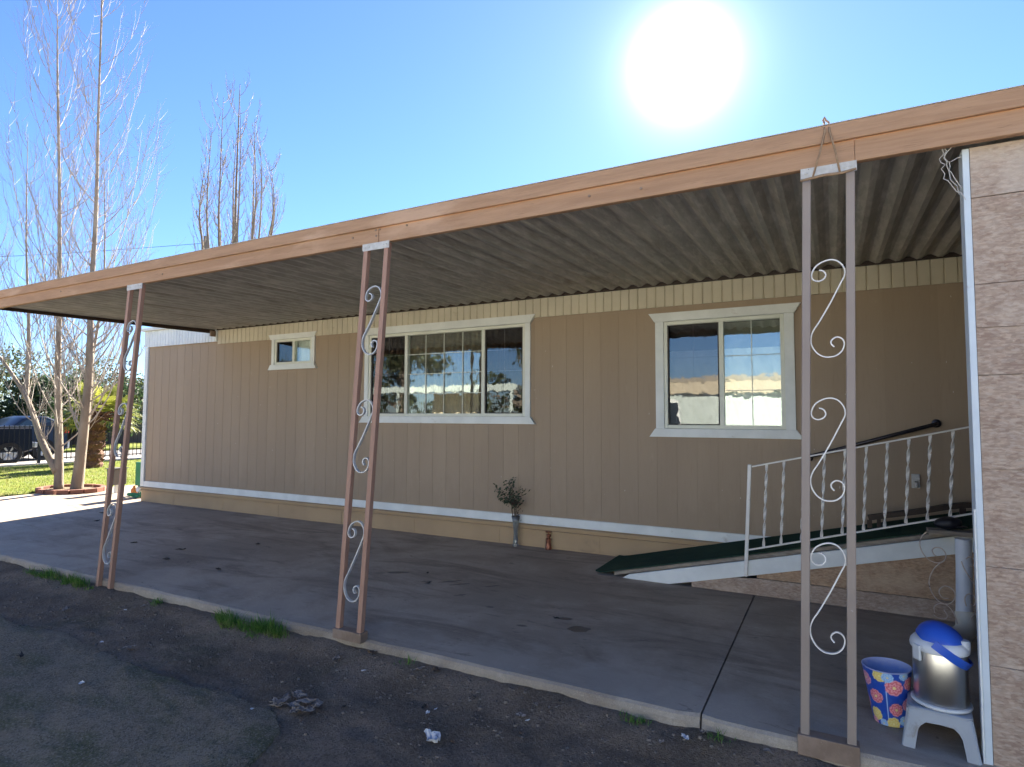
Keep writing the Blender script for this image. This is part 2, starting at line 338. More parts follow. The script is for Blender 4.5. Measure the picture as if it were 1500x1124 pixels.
def mat_path():
    m, t, b = newmat('mossy_old_asphalt'); v = coords(t)
    col = mix(t, ramp(t, nz(t, 1.5, v, 6), .38, .64), (.29, .225, .15), (.22, .172, .118))
    col = mix(t, ramp(t, nz(t, 1.3, coords(t, 'Object', (1, 1.8, 1), (0, 0, .4)), 7, .65, .5), .46, .62, 0, .85), col, (.125, .122, .055))
    col = mix(t, ramp(t, nz(t, .9, coords(t, 'Object', (1, 2, 1)), 6, .65), .55, .70, 0, .8), col, (.26, .20, .145))
    vo = t.nodes.new('ShaderNodeTexVoronoi'); vo.inputs['Scale'].default_value = 130; t.links.new(v, vo.inputs['Vector'])
    sx = t.nodes.new('ShaderNodeSeparateXYZ'); t.links.new(vo.outputs['Color'], sx.inputs[0])
    col = mix(t, ramp(t, sx.outputs['X'], .5, .9, 0, .6), col, (.33, .27, .20))
    col = mix(t, ramp(t, sx.outputs['Y'], .6, .9, 0, .65), col, (.085, .075, .05))
    col = mix(t, ramp(t, nz(t, 5, v, 9, .8, .6), .5, .62, 0, .45), col, (.33, .26, .18))
    t.links.new(col, b.inputs['Base Color']); b.inputs['Roughness'].default_value = .92; b.inputs['Specular IOR Level'].default_value = .15
    h = t.nodes.new('ShaderNodeMath'); h.operation = 'ADD'; t.links.new(nz(t, 7, v, 8, .7), h.inputs[0]); t.links.new(nz(t, 150, v, 3, .7), h.inputs[1])
    bump(t, b, h.outputs[0], .9, .012); return m
M['soil'] = mat_soil(); M['path'] = mat_path()
M['lawn'] = pm('mown_winter_lawn', (.16, .20, .035), (.20, .21, .05), 1.3, .95, 60, .8, .02, dirt=(.24, .20, .10), dscale=.9, dlo=.5, dhi=.75, fine=((.10, .15, .02), 14), spec=.1)
M['road'] = pm('grey_street_asphalt', (.20, .19, .19), (.24, .23, .22), .6, .9, 90, .4, .005)

def soil_h(x, y):
    e = min(1, max(0, (y-2.72)/.33)); return -.1 + .042*e*e*(3-2*e) + .010*fbm(x*1.1, y*1.1, 3) + .013*fbm(x*5, y*5, 9, 5) + .004*fbm(x*17, y*17, 3, 3)
def axis_pts(dense0, dense1, step, far):
    a = list(np.arange(dense0, dense1, step)); l = []; d = step*3; p = dense0-d
    while p > -far: l.append(p); d *= 1.5; p -= d
    r = []; d = step*3; p = dense1+d
    while p < far: r.append(p); d *= 1.5; p += d
    return l[::-1]+a+r
xs = axis_pts(-8.5, 1.6, .03, 1600); ys = axis_pts(1.1, 3.2, .03, 1600)
g = MB(); nx, ny = len(xs), len(ys)
vv = []
for y in ys:
    for x in xs:
        inn = -8.6 < x < 1.7 and 1.0 < y < 3.3
        vv.append((x, y, soil_h(x, y) if inn else -.115))
g.add(vv, [(j*nx+i, j*nx+i+1, (j+1)*nx+i+1, (j+1)*nx+i) for j in range(ny-1) for i in range(nx-1)])
tag(obj('ground', g, M['soil'], smooth=True), kind='structure')

# mossy old asphalt path with a broken edge, in front of the soil strip
EDGE = [(-16, 2.4), (-7.5, 2.42), (-6.4, 2.36), (-5.716, 2.314), (-5.289, 2.272), (-4.934, 2.354), (-4.217, 2.292), (-3.62, 2.24), (-3.212, 2.267), (-2.926, 2.28), (-2.593, 2.27), (-2.42, 2.14), (-2.34, 1.95), (-2.28, 1.7), (-2.2, 1.5), (-1.93, 1.1)]
g = MB(); pts = []
ex = np.array([p[0] for p in EDGE]); ey = np.array([p[1] for p in EDGE])
X = np.concatenate([np.linspace(-16, -8, 30), np.arange(-7.9, -1.93, .04)])
rows = 46; vv = []
for x in X:
    ye = np.interp(x, ex, ey)+.03*fbm(x*3.5, 2, 1)+.018*fbm(x*14, 5, 1)+.010*fbm(x*40, 5, 1)
    for r_ in range(rows):
        k = r_/(rows-2) if r_ < rows-1 else 1
        if r_ == 0: vv.append((x, ye+.02, -.12)); continue
        k = (r_-1)/(rows-2)
        y = ye+(.86-ye)*k**1.3
        vv.append((x, y, -.078+.012*fbm(x*1.2, y*1.2, 5)+.004*fbm(x*9, y*9, 2)+.005*fbm(x*22, y*22, 6, 3)-.010*max(0, 1-(ye-y)/.10)))
n = len(X)
g.add(vv, [(i*rows+j, i*rows+j+1, (i+1)*rows+j+1, (i+1)*rows+j) for i in range(n-1) for j in range(rows-1)])
tag(obj('path', g, M['path'], smooth=True), kind='structure')
tag(obj('driveway', MB().box(-16, 14, -7.6, .88, -.3, -.082), M['drive']), kind='structure')  # unseen ground added behind the camera, kept pale to bounce light into the shade

# carport slab: two pours with a joint between them
def slab(name, x0, x1):
    g = MB(); X = np.arange(x0, x1+.001, .06); X[-1] = x1; vv = []
    prof = [(0, -.2), (.0, -.035), (.006, -.012), (.022, 0.0), (.09, 0.0)]
    for x in X:
        e = 3.075+.010*fbm(x*1.7, 1, 4)+.007*fbm(x*9, 3, 4)
        chip = max(0, fbm(x*2.7, 8, 2)-.25)*.04
        for d, z in prof: vv.append((x, e+d+(chip if z > -.1 and d < .05 else 0), z))
        vv.append((x, 6.19, 0.0))
    k = len(prof)+1; n = len(X)
    g.add(vv, [(i*k+j, (i+1)*k+j, (i+1)*k+j+1, i*k+j+1) for i in range(n-1) for j in range(k-1)])
    g.add([vv[j] for j in range(k)]+[(x0, 6.19, -.2)], [tuple(range(k+1))])
    g.add([vv[(n-1)*k+j] for j in range(k)]+[(x1, 6.19, -.2)], [tuple(range(k, -1, -1))])
    o = obj(name, g, M['slab']); o.data.materials.append(M['slab_edge'])
    for p in o.data.polygons:
        c = p.center
        if len(p.vertices) == 4 and c.y < 3.115: p.material_index = 1
    return tag(o, kind='structure')
slab('carport_slab', -13.1, -.612); slab('carport_slab', -.602, 7)
tag(obj('side_slab', MB().box(-13.1, -10.46, 6.192, 14, -.2, -.004), M['sunslab']), kind='structure')
tag(obj('lawn', MB().box(-20.6, -13.104, 0, 40, -.2, -.002), M['lawn']), kind='structure')
tag(obj('sidewalk', MB().box(-21.6, -20.604, -30, 60, -.2, .03), M['drive']), kind='structure')
tag(obj('road', MB().box(-27.6, -21.604, -40, 80, -.2, -.06), M['road']), kind='structure')
tag(obj('verge', MB().box(-60, -27.604, -40, 80, -.2, .02), M['lawn']), kind='structure')

# ------------------------------------------------------------------ the mobile home
WX0, WX1, WY = -10.45, 7.0, 6.15
home = thing('mobile_home', 'long tan mobile home with grooved siding and a white band above the skirting', 'mobile home', (0, WY, 0))
HOLES = [(-7.27, -6.49, 2.20, 2.58), (-5.46, -3.10, 1.45, 2.545), (-1.53, -.385, 1.335, 2.435)]
# grooved siding, real grooves 9 mm wide and 6 mm deep
g = MB(); br = set([WX0, WX1]); gro = []
k = math.ceil(WX0/.2)
while k*.2 < WX1:
    x = k*.2; wd = .006 if k % 6 else .008
    gro.append((x-wd/2, x+wd/2)); br.update(gro[-1]); k += 1
for h in HOLES: br.update(h[:2])
bx = sorted(br)
for a, b in zip(bx[:-1], bx[1:]):
    c = (a+b)/2; y = WY+(.0025 if any(q0 < c < q1 for q0, q1 in gro) else 0)
    zr = [(.27, 2.66)]
    for h in HOLES:
        if h[0] < c < h[1]: zr = [(.27, h[2]), (h[3], 2.66)]
    for z0, z1 in zr: g.add([(a, y, z0), (b, y, z0), (b, y, z1), (a, y, z1)], [(0, 1, 2, 3)])
    for q in gro:
        if abs(a-q[0]) < 1e-9:
            for z0, z1 in zr:
                g.add([(a, WY, z0), (a, y, z0), (a, y, z1), (a, WY, z1)], [(0, 1, 2, 3)])
                g.add([(b, y, z0), (b, WY, z0), (b, WY, z1), (b, y, z1)], [(0, 1, 2, 3)])
obj('wall', g, M['siding'], home)
obj('side_wall', MB().box(WX0, WX0+.05, WY+.012, 10.2, 0, 2.9), M['siding'], home)
obj('rear_wall', MB().box(WX0+.06, WX1, 10.14, 10.2, 0, 2.9).box(WX1-.05, WX1, WY+.02, 10.13, 0, 2.9), M['siding'], home)
# skirting with its drip ledge
g = MB(); g.prism([(WY-.012, -.01), (WY-.012, .175), (WY-.040, .180), (WY-.040, .194), (WY-.016, .197), (WY-.016, .220), (WY-.042, .223), (WY-.042, .236), (WY-.010, .25), (WY+.02, .25), (WY+.02, -.01)], 'X', WX0, WX1)
for i in range(15): g.box(WX0+.9+i*1.22, WX0+.912+i*1.22, WY-.016, WY-.011, 0, .174)
obj('skirting', g, M['skirt'], home)
obj('band_trim', MB().box(WX0, 3, WY-.022, WY+.006, .252, .345), M['white'], home, bevel=.003)
obj('corner_trim', MB().box(WX0-.02, WX0+.07, WY-.026, WY+.004, .252, 2.62).box(WX0-.024, WX0-.001, WY+.005, WY+.07, .252, 2.62), M['white'], home, bevel=.003)
# ribbed cream fascia below the awning: narrow vertical ribs, cut round each window head
def ribs(x0, x1, z0, z1, y, pitch, name, mat_, slope=0.):
    g = MB(); x = x0
    while x < x1-1e-6:
        e = min(x+pitch, x1); b = .008
        zb = z0
        g.add([(x, y, zb), (x+b, y-.012, zb), (e-b, y-.012, zb), (e, y, zb), (x, y, z1), (x+b, y-.012, z1), (e-b, y-.012, z1), (e, y, z1)],
              [(0, 1, 5, 4), (1, 2, 6, 5), (2, 3, 7, 6), (0, 3, 2, 1)])
        x = e
    return obj(name, g, mat_, home)
ribs(-8.55, 3.0, 2.585, 2.80, WY-.016, .094, 'ribbed_fascia', M['cream'])
obj('fascia_backing', MB().box(-8.55, 3, WY-.0155, WY-.003, 2.59, 2.795), M['cream'], home)
ribs(WX0-.02, -8.56, 2.625, 2.90, WY-.03, .075, 'ribbed_fascia', M['white'])
obj('fascia_backing', MB().box(WX0-.02, -8.56, WY-.0295, WY-.003, 2.63, 2.9), M['white'], home)
obj('roof', MB().prism([(WY-.10, 2.905), (WY-.10, 2.95), (8.2, 3.22), (10.35, 2.95), (10.35, 2.905)], 'X', WX0-.08, WX1+.1), M['white'], home)
g = MB().box(-10.38, WX1-.06, WY+.5, 10.1, 2.7, 2.72)

def window(x0, x1, z0, z1, bars, cols, rows, mode, trim, fl=.055):
    """x0..x1, z0..z1 = the vinyl frame; bars = x of the mullions; trim = (side, head, sill)"""
    W = MB(); ts, th, tl = trim; yf = WY-.024
    a_, b_ = (x0-ts, z0-.02, x1+ts, z1+.02), (x0, z0, x1, z1)
    vv = [(q[i], y, q[j]) for y in (yf, WY+.004) for q in (a_, b_) for i, j in ((0, 1), (2, 1), (2, 3), (0, 3))]
    W.add(vv, [(i, (i+1)%4, 4+(i+1)%4, 4+i) for i in range(4)]+[(8+i, 12+i, 12+(i+1)%4, 8+(i+1)%4) for i in range(4)]+[(i, 8+i, 8+(i+1)%4, (i+1)%4) for i in range(4)]+[(4+i, 4+(i+1)%4, 12+(i+1)%4, 12+i) for i in range(4)])
    o = obj('window', W, M['white'], home, bevel=.002)
    o['label'] = mode[1]
    def poly(name, P, d):
        return obj(name, MB().prism(P, 'Y', d, WY+.003), M['white'], o, bevel=.002)
    poly('header', [(x0-ts-.005, z1+.001), (x1+ts+.005, z1+.001), (x1+ts+fl, z1+th), (x0-ts-fl, z1+th)], yf-.018)
    poly('sill', [(x0-ts-fl, z0-tl), (x1+ts+fl, z0-tl), (x1+ts+.005, z0-.001), (x0-ts-.005, z0-.001)], yf-.018)
    f = .036; F = MB(); y0, y1 = WY-.012, WY+.05
    F.box(x0+.001, x0+f, y0, y1, z0+.001, z1-.001).box(x1-f, x1-.001, y0, y1, z0+.001, z1-.001)
    F.box(x0+f+.0005, x1-f-.0005, y0+.001, y1-.001, z0+.001, z0+f).box(x0+f+.0005, x1-f-.0005, y0+.001, y1-.001, z1-f, z1-.001)
    for b in bars: F.box(b-.022, b+.022, y0+.002, y1-.002, z0+f+.0005, z1-f-.0005)
    obj('frame', F, M['vinyl'], o, bevel=.002)
    ed = [x0+f]+[q for b in bars for q in (b-.022, b+.022)]+[x1-f]
    for i in range(0, len(ed), 2):
        a, b = ed[i]+.001, ed[i+1]-.001
        dim = mode[2][i//2]
        obj('pane', MB().box(a, b, WY+.016, WY+.020, z0+f+.001, z1-f-.001), M['glass_dim' if dim else 'glass'], o)
        if cols:
            c = cols[i//2]; G = MB(); yy0, yy1 = (WY+.022, WY+.026) if dim else (WY+.006, WY+.012)
            hw = .004 if mode[0] != 'draped' else .003
            for j in range(1, c): x = a+(b-a)*j/c; G.box(x-hw, x+hw, yy0, yy1, z0+f, z1-f)
            for j in range(1, rows): z = z0+f+(z1-z0-2*f)*j/rows; G.box(a, b, yy0+.0005, yy1-.0005, z-hw, z+hw)
            obj('muntins', G, M['vinyl'], o)
        if dim:  # the sliding sash behind an insect screen
            q = .012; Q = MB()
            Q.box(a+.001, a+q, WY+.002, WY+.014, z0+f+.002, z1-f-.002).box(b-q, b-.001, WY+.002, WY+.014, z0+f+.002, z1-f-.002)
            Q.box(a+q, b-q, WY+.003, WY+.013, z0+f+.002, z0+f+q).box(a+q, b-q, WY+.003, WY+.013, z1-f-q, z1-f-.002)
            obj('screen_frame', Q, M['screen'], o)
    # shallow box behind, painted dark in place of a dim room
    d = .9; Rm = MB(); X0, X1, Z0, Z1 = x0+.001, x1-.001, z0+.001, z1-.001; ya, yb = WY+.052, WY+d
    Rm.add([(X0,ya,Z0),(X1,ya,Z0),(X1,ya,Z1),(X0,ya,Z1),(X0-.3,yb,Z0-.3),(X1+.3,yb,Z0-.3),(X1+.3,yb,Z1),(X0-.3,yb,Z1)],
           [(0,1,5,4),(1,2,6,5),(2,3,7,6),(3,0,4,7),(4,5,6,7)])
    obj('interior', Rm, M['room'], o)
    def drape(name, a, b, za, zb, y, amp, per, mt, slant=0.):
        n = int((b-a)/.008)+2; G = MB(); rows_ = 14; vv = []
        for r_ in range(rows_+1):
            z = zb+(za-zb)*r_/rows_
            for i in range(n):
                x = a+(b-a)*i/(n-1); ph = (x+slant*(z-za))/per*2*math.pi
                vv.append((x, y+amp*math.sin(ph+.7*fbm(x*3, z*2, 1))*(.6+.4*fbm(x*2, z, 7))+.01*fbm(x*5, z*5, 3), z))
        G.add(vv, [(r_*n+i, r_*n+i+1, (r_+1)*n+i+1, (r_+1)*n+i) for r_ in range(rows_) for i in range(n-1)])
        obj(name, G, mt, o, smooth=True)
    if mode[0] == 'dark': drape('curtain', x0+.02, x1-.02, z0+.0, z1-.01, WY+.09, .018, .09, M['curtain2'])
    if mode[0] == 'small':
        drape('curtain', x0+.02, (x0+x1)/2, z0, z1-.01, WY+.09, .01, .08, M['curtain2'])
        drape('curtain', (x0+x1)/2, x1-.02, z0, z1-.01, WY+.09, .01, .08, M['sheer'])
    if mode[0] == 'draped':
        drape('curtain', x0+.04, x1-.04, z0+.04, z1-.30, WY+.066, .014, .15, M['sheer'], .45)
        B = MB(); z = z1-.03
        while z > z1-.46: B.add([(x0+.03, WY+.135, z), (x1-.03, WY+.135, z), (x1-.03, WY+.155, z-.022), (x0+.03, WY+.155, z-.022)], [(0, 1, 2, 3)]); z -= .024
        obj('blind', B, M['curtain'], o)
    return o
window(-7.262, -6.50, 2.205, 2.575, [-6.875], None, 1, ('small', 'small high window with two sliding panes', (1, 0)), (.055, .075, .075), .05)
window(-5.45, -3.11, 1.455, 2.53, [-4.83, -3.678], (2, 4, 2), 4, ('dark', 'wide three-part window with white grids', (1, 0, 1)), (.065, .095, .085), .07)
window(-1.52, -.392, 1.34, 2.43, [-.958], (2, 2), 3, ('draped', 'two-part sliding window over pale drapes', (1, 0)), (.085, .09, .085), .065)
# small fittings on the wall
g = MB().box(.57, .63, WY-.02, WY-.001, .86, .98).tube([(.60, WY-.02, .91), (.60, WY-.06, .905), (.60, WY-.075, .87)], .012, 8).tube([(.575, WY-.05, .93), (.625, WY-.05, .93)], .006, 6)
obj('outside_outlet', g, M['plate'], home, bevel=.003)
M['copper'] = pm('red_copper_valve', (.30, .12, .075), (.22, .085, .055), 30, .35, 60, .3, .002, metal=.5, chips=(.65, .5, .35), cscale=30, clo=.62, chi=.68)
g = MB().lathe([(.0, 0), (.034, 0), (.036, .02), (.030, .05), (.026, .085), (.030, .10), (.030, .115), (.018, .125), (.018, .15), (.026, .155), (.026, .165), (.0, .17)], (-2.80, WY-.055, 0), 20)
g.tube([(-2.80, WY-.055, .14), (-2.80, WY-.012, .14)], .014, 8)
for k in range(5):
    a = k*1.2566; g.tube([(-2.80, WY-.055, .192), (-2.80+.033*math.cos(a), WY-.055+.033*math.sin(a), .192)], .004, 5)
g.tube([(-2.80+.034*math.cos(k*.5236), WY-.055+.034*math.sin(k*.5236), .192) for k in range(13)], .0055, 6).tube([(-2.80, WY-.055, .165), (-2.80, WY-.055, .198)], .006, 6)
obj('water_valve', g, M['copper'], home, auto=40)

# ------------------------------------------------------------------ the awning
aw = thing('carport_awning', 'corrugated metal awning with a brown timber beam along the carport', 'awning', (0, 3.2, 2.6))
AX0, AX1 = -8.6, 7.0
def pan_z(y): return 2.725+(y-3.22)/(6.10-3.22)*(2.812-2.725)
g = MB(); per = .152; prof = []; x = AX0
while x < AX1-.01:
    prof += [(x, .0), (x+.018, .0), (x+.066, .030), (x+.090, .030), (x+.138, .0)]; x += per
prof.append((x, 0.)); vv = []
for (px, pz) in prof:
    for y in (3.215, 4.2, 5.2, 6.112): vv.append((px, y, pan_z(y)+pz-.0-.006*math.sin((y-3.2)/2.9*math.pi)))
n = len(prof)
g.add(vv, [(i*4+j, i*4+j+1, (i+1)*4+j+1, (i+1)*4+j) for i in range(n-1) for j in range(3)])
o = obj('roof_pan', g, M['pan'], aw); so_ = o.modifiers.new('t', 'SOLIDIFY'); so_.thickness = .0015
# lower beam board, upper board, thin metal drip edge
def board(name, x0, x1, y0, y1, z0, z1, mt):
    return obj(name, MB().box(x0, x1, y0, y1, z0, z1), mt, aw, bevel=.004)
board('beam_board', -2.745, .115, 3.172, 3.212, 2.650, 2.760, M['beam']); board('beam_board', AX0, -2.748, 3.170, 3.212, 2.652, 2.762, M['beam'])
board('beam_board', .1155, AX1, 3.1715, 3.212, 2.649, 2.759, M['beam'])
board('upper_board', AX0-.02, AX1, 3.150, 3.1695, 2.752, 2.838, M['beam'])
board('drip_edge', AX0-.02, AX1, 3.147, 3.24, 2.8385, 2.842, M['plate'])
obj('end_board', MB().beam((AX0-.012, 3.215, 2.735), (AX0-.012, 6.11, 2.80), .024, .10, upv=(1, 0, 0)), M['darkwood'], aw)
obj('wall_ledger', MB().box(AX0, AX1, 6.113, 6.132, 2.802, 2.86), M['darkwood'], aw)
obj('end_bracket', MB().box(-8.60, -8.565, 6.02, 6.10, 2.70, 2.79), M['rust'], aw)
for (x, z) in ((-2.98, 2.715), (-2.77, 2.74), (-2.735, 2.742), (-2.765, 2.70), (-2.50, 2.735), (-5.2, 2.70), (-6.9, 2.71), (-1.2, 2.71), (-.9, 2.70)):
    obj('nail_head', MB().lathe([(0, 0), (.008, 0), (.008, .004), (0, .004)], (0, 0, 0), 8, Matrix.Translation((x, 3.1695, z)) @ Matrix.Rotation(R(90), 4, 'X')), M['rust'], aw)

# ------------------------------------------------------------------ lattice posts
SC = [(400,118),(440,130),(462,165),(445,200),(395,218),(345,200),(330,155),(360,90),(420,50),(500,32),(570,50),(620,100),(637,150),(632,190),(600,250),(500,430),(400,590),(350,660),(325,730),(335,800),(380,865),(440,900),(500,907),(560,895),(610,855),(630,800),(620,760),(590,737),(550,735),(515,760),(513,790),(540,818)]
def smooth_curve(P, n=5):
    P = [np.array(p, float) for p in P]; o = []
    for i in range(len(P)-1):
        p0 = P[max(i-1, 0)]; p1 = P[i]; p2 = P[i+1]; p3 = P[min(i+2, len(P)-1)]
        for k in range(n):
            t = k/n; o.append(.5*((2*p1)+(-p0+p2)*t+(2*p0-5*p1+4*p2-p3)*t*t+(-p0+3*p1-3*p2+p3)*t**3))
    o.append(P[-1]); return o
SCC = smooth_curve(SC)
def lattice_post(label, base, top, z0, mats, scrolls, footing, sidew=.092):
    root = thing('lattice_post', label, 'awning post', base, 'lattice posts holding up the awning')
    bx_, by_, bz_ = base; tx, ty, tz = top
    def at(z): k = (z-bz_)/(tz-bz_); return bx_+(tx-bx_)*k, by_+(ty-by_)*k
    for s in (-1, 1):
        a = at(z0); b = at(tz)
        g = MB().beam((a[0]+s*sidew, a[1], z0), (b[0]+s*sidew, b[1], tz-.002), .037, .037, upv=(1, 0, 0))
        obj('strut', g, mats[0], root, bevel=.004)
    x, y = at(tz); g = MB().box(x-.118, x+.118, y-.0235, y-.0190, tz-.046, tz+.003)
    for q in (-.095, -.06, .07, .095): g.lathe([(0, 0), (.007, 0), (.006, .003), (0, .004)], (0, 0, 0), 8, Matrix.Translation((x+q, y-.0237, tz-.022)) @ Matrix.Rotation(R(90), 4, 'X'))
    g.box(x-.112, x+.112, y-.0185, y+.03, tz-.0005, tz+.002)
    obj('top_plate', g, M['plate'], root)
    for (za, zb) in scrolls:
        pts = []
        for px, py in SCC:
            z = zb-(py-32)/875*(zb-za); cx, cy = at(z)
            pts.append((cx+(px-484)*.000452, cy, z))
        obj('scroll', MB().ribbon(pts, *((.013, .0055) if footing > .07 else (.020, .0075))), mats[1], root, auto=50)
    if footing:
        x, y = at(z0); obj('base_block', MB().box(x-.122, x+.122, y-.032, y+.04, z0-footing, z0+.004), M['rust'], root, bevel=.004)
    return root
lattice_post('taupe scroll-work post nearest the flowered bucket, with white scrolls', (-.056, 3.09, 0), (.004, 3.19, 2.648), .03,
             (M['strut_r'], M['scroll_w']), [(1.734, 2.195), (1.072, 1.543), (.398, .883)], .085)
lattice_post('middle rosy-brown scroll-work post, in front of the wide gridded window', (-2.845, 3.06, 0), (-2.768, 3.19, 2.650), .045,
             (M['strut_m'], M['scroll_g']), [(1.875, 2.348), (1.075, 1.563), (.232, .752)], .06)
lattice_post('rosy-brown scroll-work post standing in the soil at the far end of the awning', (-5.70, 3.055, -.12), (-5.615, 3.19, 2.650), -.12,
             (M['strut_m'], M['scroll_g']), [(1.858, 2.316), (1.08, 1.563), (.146, .671)], 0)

# twig and rope hung over the beam above the near post
g = MB()
g.tube([(-.008, 3.165, 2.86), (-.006, 3.142, 2.80), (-.03, 3.135, 2.70), (-.062, 3.14, 2.592)], .0045, 6)
g.tube([(.012, 3.165, 2.855), (.014, 3.142, 2.80), (.035, 3.135, 2.70), (.052, 3.14, 2.597)], .0045, 6)
g.tube([(-.008, 3.165, 2.86), (-.012, 3.17, 2.875), (-.006, 3.16, 2.882), (0, 3.17, 2.87), (.012, 3.165, 2.855)], .005, 6)
rp = obj('rope_loop', g, M['rope'], smooth=True)
tag(rp, 'brown rope looped over the timber beam above the taupe post', 'rope')
st_ = obj('stick', MB().tube([(-.116, 3.132, 2.582), (-.02, 3.129, 2.590), (.06, 3.13, 2.588), (.118, 3.133, 2.598)], [.006, .0075, .007, .0055], 7), M['rope'], smooth=True)
tag(st_, 'thin brown stick hanging level from the rope loop on the taupe post', 'stick')
g = MB(); r_ = random.Random(3)
for k in range(3):
    a = Vector((.46+.01*k, 3.21, 2.655)); b = Vector((.525, 3.235, 2.42+.03*k)); pts = []
    for i in range(13):
        t = i/12; p = a.lerp(b, t); pts.append(p+Vector((r_.uniform(-.012, .012)-.03*math.sin(t*3.14), r_.uniform(-.008, .008), r_.uniform(-.01, .01))))
    g.tube(pts, .0022, 4)
g.tube([(.485, 3.22, 2.59), (.51, 3.23, 2.605), (.525, 3.235, 2.61)], .002, 4)
tag(obj('frayed_cord', g, M['web']), 'frayed pale cord hanging under the beam beside the particle board partition', 'cord')

# ------------------------------------------------------------------ particle board partition
pt = thing('board_partition', 'rough partition of stacked particle boards closing the right end of the carport', 'partition', (.56, 3.25, 0))
zs = [(-.09, .405), (.409, .618), (.622, .818), (.822, 1.232), (1.236, 1.636), (1.641, 1.843), (1.847, 2.034), (2.039, 2.419), (2.424, 2.646)]
for i, (a, b) in enumerate(zs):
    a -= .001; b += .001; g = MB(); dy = [0, .003, -.001, .004, .001, .003, 0, .002, -.002][i]
    n = 60; L = 3.0; vv = []
    for k in range(n+1):
        x = .558+L*k/n; za = a+.0018*fbm(x*6, i, 0); zb = b-.0018*fbm(x*6, i, 5)
        vv += [(x, 3.25+dy, za), (x, 3.25+dy, zb), (x, 3.262+dy, zb), (x, 3.262+dy, za)]
    g.add(vv, [(4*k+j, 4*k+4+j, 4*k+4+(j+1)%4, 4*k+(j+1)%4) for k in range(n) for j in range(4)]+[(0, 1, 2, 3), (4*n+3, 4*n+2, 4*n+1, 4*n)])
    g.f = [f[::-1] for f in g.f]
    obj('board', g, M['osb'], pt)
M['edge'] = pm('pale_blue_white_edge_trim', (.60, .66, .70), (.54, .60, .64), 4, .5, 60, .1, .002, dirt=(.40, .32, .30), dscale=9, dlo=.62, dhi=.8)
obj('edge_trim', MB().box(.530, .556, 3.246, 3.33, -.09, 2.646), M['edge'], pt, bevel=.003)
obj('corner_strip', MB().box(.522, .5295, 3.244, 3.262, -.02, 1.06), M['white'], pt, bevel=.002)
obj('stud', MB().box(.60, .64, 3.27, 3.33, 0, 2.6).box(1.8, 1.84, 3.27, 3.33, 0, 2.6).box(3.5, 3.54, 3.27, 3.33, 0, 2.6), M['ply'], pt)
# far cross wall of the enclosure, seen only as the dark end
tag(obj('enclosure_wall', MB().box(3.0, 3.04, 3.28, 6.1, 0, 2.7), M['osb']), 'dim particle board wall closing the far right of the carport', 'wall')

# ------------------------------------------------------------------ ramp
rm = thing('access_ramp', 'access ramp with dark green carpet and white side board rising along the house wall', 'ramp', (-.6, 5.7, 0))
def rz(x): return max(.012, .235*(x+1.98)+.0)
XE = 2.9
RY0, RY1 = 5.36, 6.112
g = MB(); xa = -2.0; n = 60; vv = []
for k in range(n+1):
    x = xa+(1.35-xa)*k/n; zt = rz(x)+.012
    if x > .95: zt = min(zt, rz(.95)+.012)
    y0 = RY0+.02+.004*fbm(x*5, 1, 1)+(.03 if k == 0 else 0); y1 = RY1
    if x < -1.6: y1 = RY1-.03*abs(fbm(x*3, 1, 1))
    vv += [(x, y0, zt), (x, y1, zt), (x, y1, zt-.010), (x, y0, zt-.010)]
g.add(vv, [(4*k+j, 4*k+(j+1)%4, 4*k+4+(j+1)%4, 4*k+4+j) for k in range(n) for j in range(4)]+[(3, 2, 1, 0), (4*n, 4*n+1, 4*n+2, 4*n+3)])
obj('carpet', g, M['carpet'], rm, auto=40)
# plywood deck edge under the carpet and the platform at the top
pl = MB(); n = 50; vv = []
for k in range(n+1):
    x = -1.80+(XE+1.80)*k/n; zt = min(rz(x), rz(.95))+.0; y0 = RY0+.006*fbm(x*9, 2, 2)
    vv += [(x, y0, zt), (x, RY1, zt), (x, RY1, zt-.028-.006*abs(fbm(x*4, 1, 0))), (x, y0, zt-.028-.006*abs(fbm(x*4, 1, 0)))]
pl.add(vv, [(4*k+j, 4*k+(j+1)%4, 4*k+4+(j+1)%4, 4*k+4+j) for k in range(n) for j in range(4)]+[(3, 2, 1, 0), (4*n, 4*n+1, 4*n+2, 4*n+3)])
obj('deck', pl, M['ply'], rm)
g = MB(); P = [(-1.74, 0.0), (-1.52, 0.0)]; 
def top_(x): return min(rz(x), rz(.95))-.036
P = [(-1.72, .001), (-1.46, .001)]
for x in np.linspace(-1.30, .95, 12): P.append((x, max(.001, top_(x)-.125)))
P += [(1.25, top_(1.0)-.125), (1.25, top_(1.0))]
for x in np.linspace(.95, -1.66, 14): P.append((x, top_(x)))
g.prism(P, 'Y', RY0-.012, RY0+.02)
obj('side_board', g, M['white'], rm, bevel=.002)
obj('platform', MB().box(.575, 2.9, 5.215, 5.342, .628, .660), M['ply'], rm, bevel=.003)
def skirt(z_lo, z_hi, name, mt, y):
    P = []; xs_ = np.linspace(-1.46, XE, 26); lo = []; hi = []
    for x in xs_:
        t = max(.0005, min(top_(x)-.128, z_hi))
        if t > z_lo+.002: lo.append((x, z_lo)); hi.append((x, t))
    if len(lo) > 1: obj(name, MB().prism(lo+hi[::-1], 'Y', y, y+.012), mt, rm)
skirt(.001, .135, 'skirt_panel', M['osb'], RY0+.004); skirt(.139, .9, 'skirt_panel', M['osb2'], RY0+.007)

